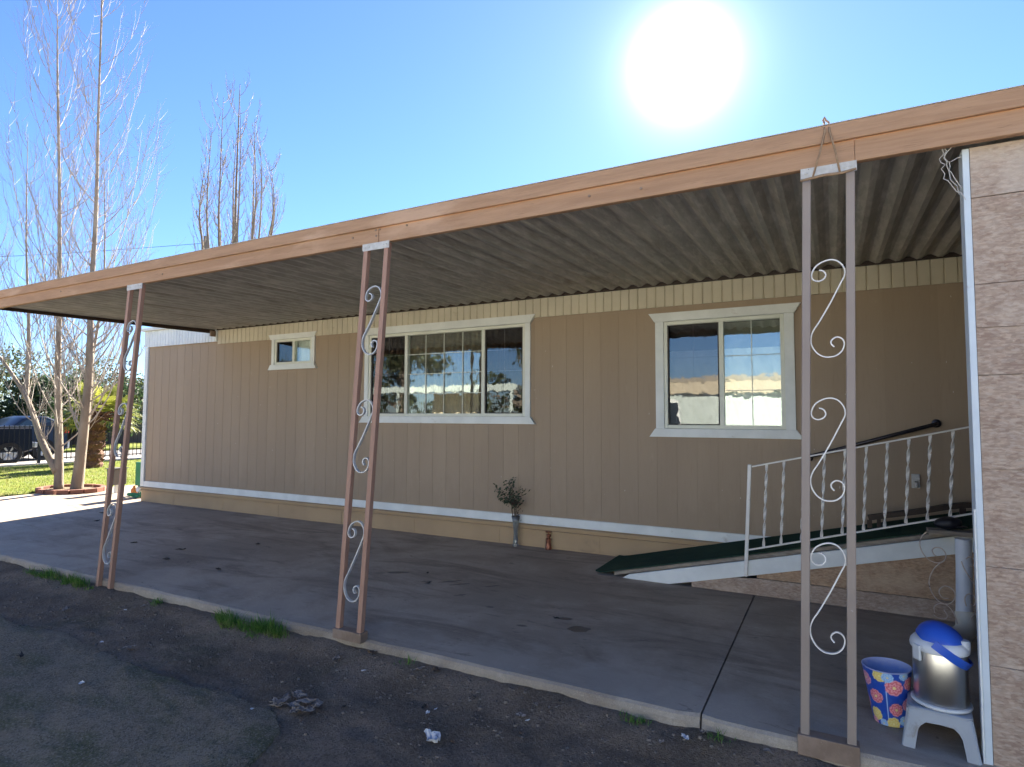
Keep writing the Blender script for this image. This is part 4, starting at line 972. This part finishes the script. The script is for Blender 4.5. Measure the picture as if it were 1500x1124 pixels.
for i, (x, y, rd, h, mt, lb) in enumerate(EV): leafy('evergreen_tree', lb, x, y, rd, h, 40+i, M[mt], 'evergreens across the street')
for i, (x, y, lb) in enumerate([(-36, 10.5, 'far bare brown tree at the left edge, beyond the evergreens'), (-38, 17.5, 'far bare brown tree seen between the grey trunks')]):
    poplar('far_bare_tree', lb, 'bare trees across the street', [([(x, y, 0), (x, y, 2), (x+.2, y, 4), (x+.1, y, 6.2)], .16, 40)], 60+i, spread=1.3, dens=.9, twig_r=.011, low=.22)

# iron fence
M['iron'] = pm('black_fence_iron', (.012, .013, .018), (.02, .02, .026), 5, .45)
fn = thing('iron_fence', 'black iron picket fence along the lawn by the street', 'fence', (-21.0, 9.5, 0))
g = MB(); y = 2.0
while y < 24: g.box(-21.009, -20.991, y-.008, y+.008, .10, 1.17); y += .125
obj('pickets', g, M['iron'], fn)
g = MB().box(-21.02, -20.98, 2, 24, .14, .17).box(-21.02, -20.98, 2, 24, 1.10, 1.135); obj('fence_rails', g, M['iron'], fn)
for k in range(10): obj('fence_post', MB().box(-21.035, -20.965, 2.0+2.4*k-.035+.06, 2.0+2.4*k+.035+.06, .0, 1.24), M['iron'], fn)
# wooden fence across the street
M['greyboard'] = pm('weathered_grey_boards', (.11, .095, .10), (.085, .07, .075), 3, .9, 30, .5, .005, (1, 6, .4))
wf = thing('wooden_fence', 'weathered grey wooden board fence across the street', 'fence', (-32.6, 18, 0))
g = MB(); y = 10.0
while y < 34: g.box(-32.62+random.uniform(-.006, .006), -32.59, y, y+.135, .03, 1.15+random.uniform(-.015, .015)); y += .145
obj('boards', g, M['greyboard'], wf)
g = MB().box(-32.66, -32.625, 10, 34, .3, .38).box(-32.66, -32.625, 10, 34, .85, .93); obj('fence_rails', g, M['greyboard'], wf)

# vehicles on the street
M['navy'] = pm('dark_navy_car_paint', (.012, .02, .042), (.011, .018, .035), 2, .3, 5, .0, .001, spec=.4)
M['blackpaint'] = pm('black_car_paint', (.004, .005, .009), (.006, .007, .011), 2, .4, 5, .0, .001, spec=.25)
M['silver'] = pm('silver_car_trim', (.42, .44, .48), (.38, .40, .44), 3, .3, 5, 0, .001, metal=.6)
M['carglass'] = pm('dark_car_glass', (.015, .022, .03), (.012, .018, .026), 2, .05, 5, 0, .001, spec=.8)
M['tyre'] = pm('black_tyre_rubber', (.012, .012, .013), (.018, .018, .018), 5, .9)
M['red'] = pm('red_lamp_plastic', (.60, .015, .03), (.50, .01, .02), 3, .25)
def wheel(root, x, y, r=.36):
    g = MB().lathe([(r*.62, -.11), (r*.93, -.11), (r, -.08), (r, .08), (r*.93, .11), (r*.62, .11)], (0, 0, 0), 28, Matrix.Translation((x, y, r-.06)) @ Matrix.Rotation(R(90), 4, 'Y'))
    w_ = obj('wheel', g, M['tyre'], root, auto=40)
    g = MB().lathe([(0, .07), (r*.2, .09), (r*.22, .075), (r*.60, .07), (r*.63, .10)], (0, 0, 0), 28, Matrix.Translation((x, y, r-.06)) @ Matrix.Rotation(R(90), 4, 'Y'))
    for k in range(6):
        a = k*math.pi/3; g.beam((x+.085, y+.06*math.cos(a), r-.06+.06*math.sin(a)), (x+.095, y+r*.58*math.cos(a), r-.06+r*.58*math.sin(a)), .02, .05, upv=(1, 0, 0))
    obj('rim', g, M['silver'], w_, auto=40)
def car(name, label, cat, x, y, prof, glassp, hwid, mt, wheels, extra):
    """rear faces +Y; prof in (along, z) with along = 0 at the rear going negative to the front"""
    root = thing(name, label, cat, (x, y, -.06))
    g = MB(); xs_ = [(-hwid, .04), (-hwid+.06, 0), (hwid-.06, 0), (hwid, .04)]
    sec = []
    for dx, ins in xs_:
        sec += [(x+dx*(1 if z < 1.0 else .90-.10*(z-1.0)), y+a*(1-ins*.02)-(ins*.3 if abs(a) < .3 else 0), z-.06-(ins if z > .5 else -ins)) for a, z in prof]
    n_ = len(prof)
    g.add(sec, [(i*n_+j, i*n_+(j+1)%n_, (i+1)*n_+(j+1)%n_, (i+1)*n_+j) for i in range(3) for j in range(n_)]+[tuple(range(n_-1, -1, -1)), tuple(3*n_+j for j in range(n_))])
    obj('body', g, mt, root, auto=35)
    for P in glassp:
        g = MB(); 
        def gx(z, s): return x+s*(hwid*(.90-.10*(z-1.0))+.004)
        vs = [(gx(z, 1), y+a, z-.06) for a, z in P]; m_ = len(P); vs2 = [(v[0]-.02, v[1], v[2]) for v in vs]
        g.add(vs+vs2, [tuple(range(m_)), tuple(range(2*m_-1, m_-1, -1))]+[(i, m_+i, m_+(i+1)%m_, (i+1)%m_) for i in range(m_)])
        g.f = [f[::-1] for f in g.f]; obj('side_window', g, M['carglass'], root)
    for wy in wheels:
        wheel(root, x+hwid-.10, y+wy); wheel(root, x-hwid+.10, y+wy)
    extra(root, x, y); return root
def suv_x(root, x, y):
    for s in (-1, 1): obj('taillight', MB().box(x+s*.78-.14, x+s*.78+.14, y-.10, y+.03, .84, 1.06), M['red'], root, bevel=.02)
    obj('rear_window', MB().add([(x-.6, y-.11, 1.10), (x+.6, y-.11, 1.10), (x+.55, y-.33, 1.32), (x-.55, y-.33, 1.32)], [(0, 1, 2, 3)]), M['carglass'], root)
    obj('bumper', MB().box(x-.88, x+.88, y-.10, y+.08, .30, .56), M['silver'], root, bevel=.03)
    obj('number_plate', MB().box(x-.16, x+.16, y+.031, y+.036, .66, .80), M['white'], root)
    obj('door_handle', MB().box(x+.90, x+.925, y-1.5, y-1.33, .86, .89), M['silver'], root)
P_suv = [(-.05, .30), (0, .55), (0, .95), (-.10, 1.10), (-.36, 1.36), (-.62, 1.48), (-.95, 1.50), (-1.30, 1.40), (-1.75, 1.06), (-3.4, .92), (-3.6, .60), (-3.55, .32), (-3.2, .28), (-.7, .28)]
car('parked_car', 'dark car with a bright red tail light parked on the street behind the bare trunks', 'car', -24.7, 11.35, P_suv,
    [[(-.30, 1.08), (-.56, 1.36), (-.80, 1.42), (-.80, 1.07)], [(-.86, 1.07), (-.86, 1.43), (-1.22, 1.35), (-1.60, 1.05)]], .92, M['navy'], (-.72, -2.85), suv_x)
def pk_x(root, x, y):
    obj('bed_rail', MB().box(x+.90, x+.945, y-1.9, y-.02, 1.10, 1.13), M['silver'], root, bevel=.005)
    obj('bumper', MB().box(x-.90, x+.90, y+.0, y+.14, .46, .62), M['silver'], root, bevel=.02)
P_pk = [(0, .45), (0, 1.14), (-1.95, 1.14), (-1.97, 1.72), (-2.3, 1.80), (-3.3, 1.78), (-3.95, 1.2), (-5.2, 1.08), (-5.3, .5), (-5.2, .38), (-.2, .38)]
car('pickup_truck', 'black pickup truck parked nearest the iron fence, cut by the left edge', 'pickup truck', -22.85, 9.5, P_pk,
    [[(-2.05, 1.18), (-2.1, 1.66), (-3.2, 1.68), (-3.75, 1.2)]], .95, M['blackpaint'], (-.62, -4.2), pk_x)

# utility pole with its wire
up_ = thing('utility_pole', 'grey utility pole top showing just above the beam', 'utility pole', (-29.1, 20, 0))
M['polewood'] = pm('grey_pole_wood', (.22, .19, .17), (.17, .15, .13), 6, .9)
obj('pole', MB().tube([(-29.1, 20, 0), (-29.1, 20, 10.95)], [.17, .12], 14), M['polewood'], up_, auto=50)
obj('insulator', MB().tube([(-29.1, 19.86, 10.5), (-29.1, 19.80, 10.6)], .05, 8), M['iron'], up_)
wp = []
for k in range(25):
    t_ = k/24; wp.append((-29.1+(-55+29.1)*t_, 19.86+(-2-19.86)*t_, 10.55+(9.5-10.55)*t_-1.3*math.sin(t_*math.pi)))
obj('wire', MB().tube(wp, .011, 5), M['iron'], up_)

# things at the far corner of the home
M['greenpl'] = pm('green_hose_plastic', (.015, .20, .09), (.012, .16, .07), 5, .4)
hr = thing('hose_reel', 'green garden hose reel cart at the far corner of the home', 'hose reel', (-11.0, 6.42, 0))
g = MB().box(-11.1, -10.86, 6.40, 6.44, .20, .62).box(-11.1, -10.86, 6.62, 6.66, .20, .62); obj('reel_frame', g, M['greenpl'], hr, bevel=.01)
g = MB()
for k in range(5): g.tube([(-10.98+.12*math.cos(a), 6.46+.035*k, .12+.12*math.sin(a)) for a in np.linspace(0, 6.283, 20)], .013, 6)
for s_ in (0, 1): g.tube([(-11.02+(.17+.02*s_)*math.cos(a), 6.34+.02*s_+.03*math.sin(2*a), .03+.018*s_+.02*math.sin(a)) for a in np.linspace(0, 6.283, 20)], .013, 6)
obj('hose', g, M['greenpl'], hr, smooth=True)
obj('hub', MB().tube([(-10.98, 6.38, .14), (-10.98, 6.68, .14)], .05, 14), M['plw'], hr)
M['orange'] = pm('orange_plastic', (.75, .20, .04), (.65, .16, .03), 4, .5)
tag(obj('orange_jug', MB().lathe([(0, 0), (.05, 0), (.055, .02), (.055, .11), (.025, .15), (.02, .18), (0, .18)], (-11.28, 6.50, .0), 16), M['orange'], auto=40), 'small orange plastic bottle beside the green hose reel', 'bottle')
ub = thing('utility_box', 'grey utility box on a short stake, at the far edge of the concrete', 'utility box', (-12.0, 6.57, 0))
M['boxgrey'] = pm('grey_metal_box', (.13, .125, .12), (.11, .105, .10), 5, .5)
obj('cabinet', MB().box(-12.08, -11.92, 6.44, 6.72, .15, .45), M['boxgrey'], ub, bevel=.01); obj('stake', MB().box(-12.02, -11.97, 6.55, 6.60, -.02, .148), M['white'], ub)
obj('cabinet_lid', MB().box(-12.10, -11.90, 6.42, 6.74, .452, .465), M['boxgrey'], ub)

# ------------------------------------------------------------------ neighbours across the driveway (seen in the window glass)
M['nsiding'] = pm('white_lap_siding', (.46, .52, .49), (.40, .46, .43), 1.5, .6, 40, .1, .003, dirt=(.45, .42, .36), dscale=2, dlo=.6, dhi=.8)
M['ntan'] = pm('tan_roof_fascia', (.46, .39, .28), (.42, .36, .26), 2, .7)
nb_ = thing('neighbour_home', 'white lap-sided mobile home reflected in the right window', 'mobile home', (3, -8, 0))
g = MB(); z = 0.05
while z < 2.3: g.prism([(-8.0, z), (-7.985, z), (-7.998, z+.148), (-8.0, z+.148)], 'X', -8.5, 13); z += .15
obj('wall', g, M['nsiding'], nb_); obj('core', MB().box(-8.49, 12.99, -12.5, -8.003, 0, 2.35), M['nsiding'], nb_)
obj('fascia', MB().box(-8.7, 13.2, -7.90, -7.80, 2.25, 2.62), M['ntan'], nb_)
obj('roof', MB().prism([(-7.78, 2.622), (-10.2, 2.95), (-12.8, 2.622)], 'X', -8.8, 13.3), M['ntan'], nb_)
for x in (-5.8, -1.2, 3.4, 8.5):
    f = obj('window', MB().box(x, x+1.3, -7.98, -7.955, 1.0, 2.0), M['white'], nb_); obj('pane', MB().box(x+.07, x+1.23, -7.954, -7.950, 1.07, 1.93), M['carglass'], f)
nc = thing('neighbour_carport', 'white-edged carport with a tan end panel reflected in the wide window', 'carport', (-13, -7, 0))
obj('roof_edge', MB().box(-17.5, -9.0, -5.02, -4.9, 2.30, 2.52), M['nsiding'], nc); obj('roof_sheet', MB().box(-17.5, -9.0, -9, -5.03, 2.46, 2.5), M['nsiding'], nc)
obj('end_panel', MB().box(-13.2, -11.2, -6.2, -6.1, 0, 2.29), M['ntan'], nc)
for x in (-17.3, -14.0, -9.3): obj('post', MB().box(x, x+.09, -5.0, -4.93, -.08, 2.29), M['nsiding'], nc)
for i, (x, y, rd, h, lb) in enumerate([(-20, -13, 3.0, 6, 'leafy tree behind the neighbouring carport, leftmost of the row'), (-14, -16, 3.2, 6.5, 'leafy tree behind the neighbouring carport, nearest its tan panel'), (-26, -8, 3.0, 5.5, 'leafy tree standing alone left of the neighbouring carport')]):
    leafy('shade_tree', lb, x, y, rd, h, 80+i, M['everg2'], 'trees behind the neighbours', 3000, .18)

# ------------------------------------------------------------------ grass, leaves, litter
M['grassb'] = mat_leaf('fresh_green_grass', (.09, .20, .03), (.12, .24, .04), (.20, .26, .07))
def tuft(label, x, y, n, sx, sy, h, seed):
    r_ = random.Random(seed); g = MB()
    cl = [(x+r_.gauss(0, sx), y-.01+r_.gauss(0, sy)*.7, r_.uniform(.35, 1.15), r_.uniform(.15, .4)*sx+.008) for _ in range(max(4, n//55))]
    for i in range(n):
        c_ = r_.choice(cl); px = c_[0]+r_.gauss(0, c_[3]); py = c_[1]+r_.gauss(0, .016)
        if py > 3.062: py = 3.062-r_.random()*.05
        L = h*c_[2]*r_.uniform(.35, 1.1); a = r_.uniform(0, 6.28); ln = r_.uniform(.1, .9)
        d = Vector((math.cos(a)*ln, math.sin(a)*ln-.15, 1)).normalized(); s_ = Vector((-math.sin(a), math.cos(a), 0))*r_.uniform(.0016, .0032)
        p = Vector((px, py, soil_h(px, py)-.01)); q = p+d*L*.55; e = p+d*L+Vector((math.cos(a), math.sin(a), -.6))*L*.22*ln
        g.add([p-s_, p+s_, q+s_*.8, q-s_*.8, e], [(0, 1, 2, 3), (3, 2, 4)])
    root = thing('grass_tuft', label, 'grass tuft', (x, y, -.1), 'grass tufts along the slab edge'); obj('blades', g, M['grassb'], root); return root
tuft('thin grass tuft left of the far post, further from it', -6.62, 3.0, 420, .16, .06, .10, 1)
tuft('bushy grass tuft touching the left side of the far post', -6.02, 3.01, 480, .11, .05, .13, 2)
tuft('tiny grass sprig at the slab edge just right of the far post', -4.88, 3.03, 90, .05, .03, .09, 3)
tuft('wide low grass tuft midway between the far and middle posts', -3.98, 3.0, 520, .11, .05, .12, 4)
tuft('thick grass tuft just left of the middle post', -3.58, 3.0, 760, .12, .05, .13, 5)
tuft('sparse grass sprig at the slab edge beside the concrete joint, left of it', -.92, 3.03, 90, .04, .02, .08, 6)
tuft('sparse grass sprig at the slab edge between the joint and the taupe post', -.5, 3.03, 70, .035, .02, .08, 7)
tuft('faint grass wisp at the slab edge right of the middle post', -2.35, 3.04, 40, .04, .02, .06, 8)
# lawn blades (stuff)
r_ = np.random.default_rng(4); V = []; F = []
for i in range(26000):
    x = -13.2-7.3*r_.random()**1.3; y = 3.2+10.8*r_.random(); a = r_.uniform(0, 6.28); L = r_.uniform(.02, .055); o_ = len(V)
    dx, dy = math.cos(a)*.006, math.sin(a)*.006
    V += [(x-dx, y-dy, -.003), (x+dx, y+dy, -.003), (x+r_.normal()*.015, y+r_.normal()*.015, L)]; F.append((o_, o_+1, o_+2))
g = MB(); g.v = V; g.f = F; M['lawnb'] = mat_leaf('lawn_blade', (.13, .18, .03), (.19, .21, .04), (.26, .23, .10))
tag(obj('lawn_grass', g, M['lawnb']), 'short sunlit lawn grass beyond the driveway', 'grass', kind='stuff')
# crumbs of soil, pebbles and bark (stuff)
M['crumb'] = pm('pale_pebble_crumbs', (.20, .165, .13), (.10, .08, .065), 30, .9)
g = MB(); r_ = random.Random(8)
def pebble(G, p, s, r_):
    q = [Vector((r_.uniform(.5, 1)*math.cos(a), r_.uniform(.5, 1)*math.sin(a), 0)) for a in np.linspace(0, 6.283, 6)[:-1]]; h = s*r_.uniform(.3, .7)
    vs = [p+v*s for v in q]+[p+v*s*.55+Vector((0, 0, h)) for v in q]
    G.add(vs, [(i, (i+1)%5, 5+(i+1)%5, 5+i) for i in range(5)]+[(5, 6, 7, 8, 9)])
for i in range(9000):
    x = r_.uniform(-8, 1.5); y = r_.triangular(1.2, 3.06, 3.0); 
    pebble(g, Vector((x, y, soil_h(x, y)-.002)), r_.choice((.003, .003, .004, .005, .005, .006, .009, .014))*r_.uniform(.7, 1.2), r_)
for i in range(900):
    x = r_.uniform(-8, 1.5); y = r_.uniform(1.3, 3.03); z = soil_h(x, y)+.002; a = r_.uniform(0, 3.14); L = r_.uniform(.008, .035)
    g.tube([(x, y, z), (x+L*math.cos(a), y+L*math.sin(a), z+.003)], .0011, 3)
tag(obj('soil_crumbs', g, M['crumb']), 'small pebbles, bark crumbs and straw scattered over the soil', 'debris', kind='stuff')

def leaf_obj(name, label, cat, group, x, y, z, size, seed, mt, curl=.5, parent=None):
    r_ = random.Random(seed); g = MB(); n = 12; rings = 4; g.v.append((x, y, z+.004))
    rads = [r_.uniform(.65, 1.1)*(1.15 if i % 3 == 0 else .85) for i in range(n)]; rot_ = r_.uniform(0, 6.28); el = r_.uniform(1.1, 1.7)
    for k in range(1, rings+1):
        for i in range(n):
            a = 2*math.pi*i/n; q = size*rads[i]*k/rings; u, v = q*math.cos(a)*el, q*math.sin(a)/el
            px = u*math.cos(rot_)-v*math.sin(rot_); py = u*math.sin(rot_)+v*math.cos(rot_)
            h = curl*size*(abs(fbm(px/size*1.3+seed, py/size*1.3, 1))*.9+.25*(k/rings)**2*r_.random())
            g.v.append((x+px, y+py, z+.004+h))
    g.f = [(0, 1+i, 1+(i+1)%n) for i in range(n)]+[(1+k*n+i, 1+(k+1)*n+i, 1+(k+1)*n+(i+1)%n, 1+k*n+(i+1)%n) for k in range(rings-1) for i in range(n)]
    o = obj(name, g, mt, parent); 
    if not parent: tag(o, label, cat, group)
    return o
M['leafg'] = pm('grey_dead_leaf', (.27, .225, .19), (.17, .14, .115), 20, .8, 60, .4, .002)
M['leafb'] = pm('brown_dead_leaf', (.11, .07, .045), (.07, .045, .03), 20, .8, 60, .4, .002)
M['leafd'] = pm('dark_dead_leaf', (.05, .038, .03), (.035, .028, .024), 20, .8, 60, .4, .002)
M['paper'] = pm('white_paper_scrap', (.62, .62, .62), (.5, .5, .52), 12, .8, 60, .2, .002)
# the leaf heap on the path edge
hp = thing('leaf_heap', 'heap of curled grey dead leaves on the corner of the old path', 'leaf heap', (-2.54, 2.36, -.08))
r_ = random.Random(5)
for i in range(18): leaf_obj('leaf', None, None, None, -2.54+r_.uniform(-.13, .13), 2.36+r_.uniform(-.07, .07), -.088+r_.uniform(0, .02), r_.uniform(.024, .040), 300+i, M['leafg'], .75, hp)
BIG = [('paper_scrap', 'crumpled white paper scrap on the soil, nearest the camera', 'paper scrap', -1.74, 2.455, .050, 'paper', 1.1),
 ('dead_leaf', 'pale grey leaf on the soil right of the white paper scrap', 'leaf', -1.453, 2.818, .026, 'leafg', .8),
 ('dead_leaf', 'small grey leaf just above the pale leaf right of the paper scrap', 'leaf', -1.42, 2.934, .020, 'leafg', .8),
 ('dead_leaf', 'brown leaf at the slab edge right of the middle post', 'leaf', -2.62, 3.03, .026, 'leafb', .8),
 ('dead_leaf', 'grey leaf pile-like scrap on the soil below the middle post', 'leaf', -2.80, 2.90, .034, 'leafg', .9),
 ('dead_leaf', 'tan leaf leaning on the slab edge between the middle post and the joint', 'leaf', -2.12, 3.02, .03, 'leafb', .8),
 ('dead_leaf', 'grey leaf beside the tan leaf at the slab edge', 'leaf', -2.22, 2.98, .026, 'leafg', .8),
 ('dead_leaf', 'small white-grey curled leaf alone on the left of the old path', 'leaf', -3.80, 1.935, .020, 'paper', 1.2),
 ('dead_leaf', 'dark curled leaf on the far left of the old path', 'leaf', -4.563, 1.966, .034, 'leafd', .9),
 ('dead_leaf', 'grey leaf lying on the broken edge of the path', 'leaf', -4.12, 2.384, .026, 'leafg', .5),
 ('dead_leaf', 'grey forked leaf on the soil below the far post', 'leaf', -5.427, 2.622, .048, 'leafg', .5),
 ('dead_leaf', 'pale upright leaf on the soil at the joint of the slabs', 'leaf', -.655, 2.98, .026, 'paper', 1.),
 ('stone', 'small pale stone at the slab edge below the joint', 'stone', -.58, 3.035, .022, 'leafg', 1.6),
 ('dead_leaf', 'grey leaf on the soil left of the taupe post', 'leaf', -.30, 3.02, .022, 'leafg', .8)]
for i, (nm, lb, ct, x, y, sz, mt, cu) in enumerate(BIG): leaf_obj(nm, lb, ct, None, x, y, soil_h(x, y)+.001 if (y > 2.4 or x > -2) else -.074, sz, 100+i, M[mt], cu)
SL = [(-7.067, 4.089, 'dark leaf on the concrete right behind the far post'), (-5.985, 3.787, 'brown leaf on the concrete right of the far post, nearest the edge'), (-6.268, 4.13, 'brown leaf on the concrete right of the far post, further in'), (-5.776, 4.722, 'brown leaf alone halfway across the concrete, between far and middle posts'), (-5.158, 3.778, 'dark flat leaf on the concrete left of the middle post'),
      (-9.639, 5.101, 'leaf on the concrete behind the far post, nearest the sunlit strip'), (-8.959, 4.675, 'leaf on the concrete behind the far post, second from the sunlit strip'), (-3.35, 4.62, 'dark leaf scrap among the stains right of the middle post'), (-3.15, 4.35, 'curled leaf scrap right of the middle post, nearest the slab edge'), (-1.80, 4.05, 'small dark leaf scrap beside the round stain on the concrete')]
for i, (x, y, lb) in enumerate(SL): leaf_obj('dead_leaf', lb, 'leaf', None, x, y, .0005, .034 if i < 7 else .022, 200+i, M['leafd'], .6)
r_ = random.Random(77)
for i in range(46):
    x = r_.uniform(-7.2, .6); y = r_.uniform(1.7, 3.0); p = x < -2 and y < 2.2
    leaf_obj('leaf_fragment', 'tiny pale leaf fragment lying loose on the soil or old path', 'leaf fragment', 'tiny leaf fragments on the soil', x, y, -.078 if p else soil_h(x, y), r_.uniform(.008, .018), 400+i, M[r_.choice(('leafg', 'leafg', 'leafb', 'paper', 'leafd'))], 1.)
# damp stains on the slab: real shapes with their own edges
M['stain'] = pm('damp_brown_stain', (.13, .100, .075), (.10, .080, .060), 6, .55)
def stain(label, x, y, a, b_, rt, seed):
    n = 40; g = MB(); pts = []
    for i in range(n):
        t_ = 2*math.pi*i/n; q = 1+.22*fbm(math.cos(t_)*1.5+seed, math.sin(t_)*1.5, 2); u, v = a*q*math.cos(t_), b_*q*math.sin(t_)
        pts.append((x+u*math.cos(rt)-v*math.sin(rt), y+u*math.sin(rt)+v*math.cos(rt)))
    g.prism(pts, 'Z', .0005, .0015); return tag(obj('stain', g, M['stain']), kind='structure')
for i, (x, y, a, b_, rt) in enumerate([(-1.574, 3.926, .075, .055, .3), (-1.74, 4.08, .05, .028, .2), (-3.62, 4.52, .10, .035, .5), (-3.02, 4.50, .10, .014, .8), (-2.90, 4.46, .09, .012, .8), (-3.2, 4.40, .05, .012, .7), (-2.72, 4.2, .05, .01, .8), (-3.75, 4.42, .045, .012, .5), (-2.35, 4.05, .03, .012, .3), (-2.62, 4.55, .07, .010, .9), (-1.95, 3.80, .035, .016, .2)]): stain('', x, y, a, b_, rt, i)
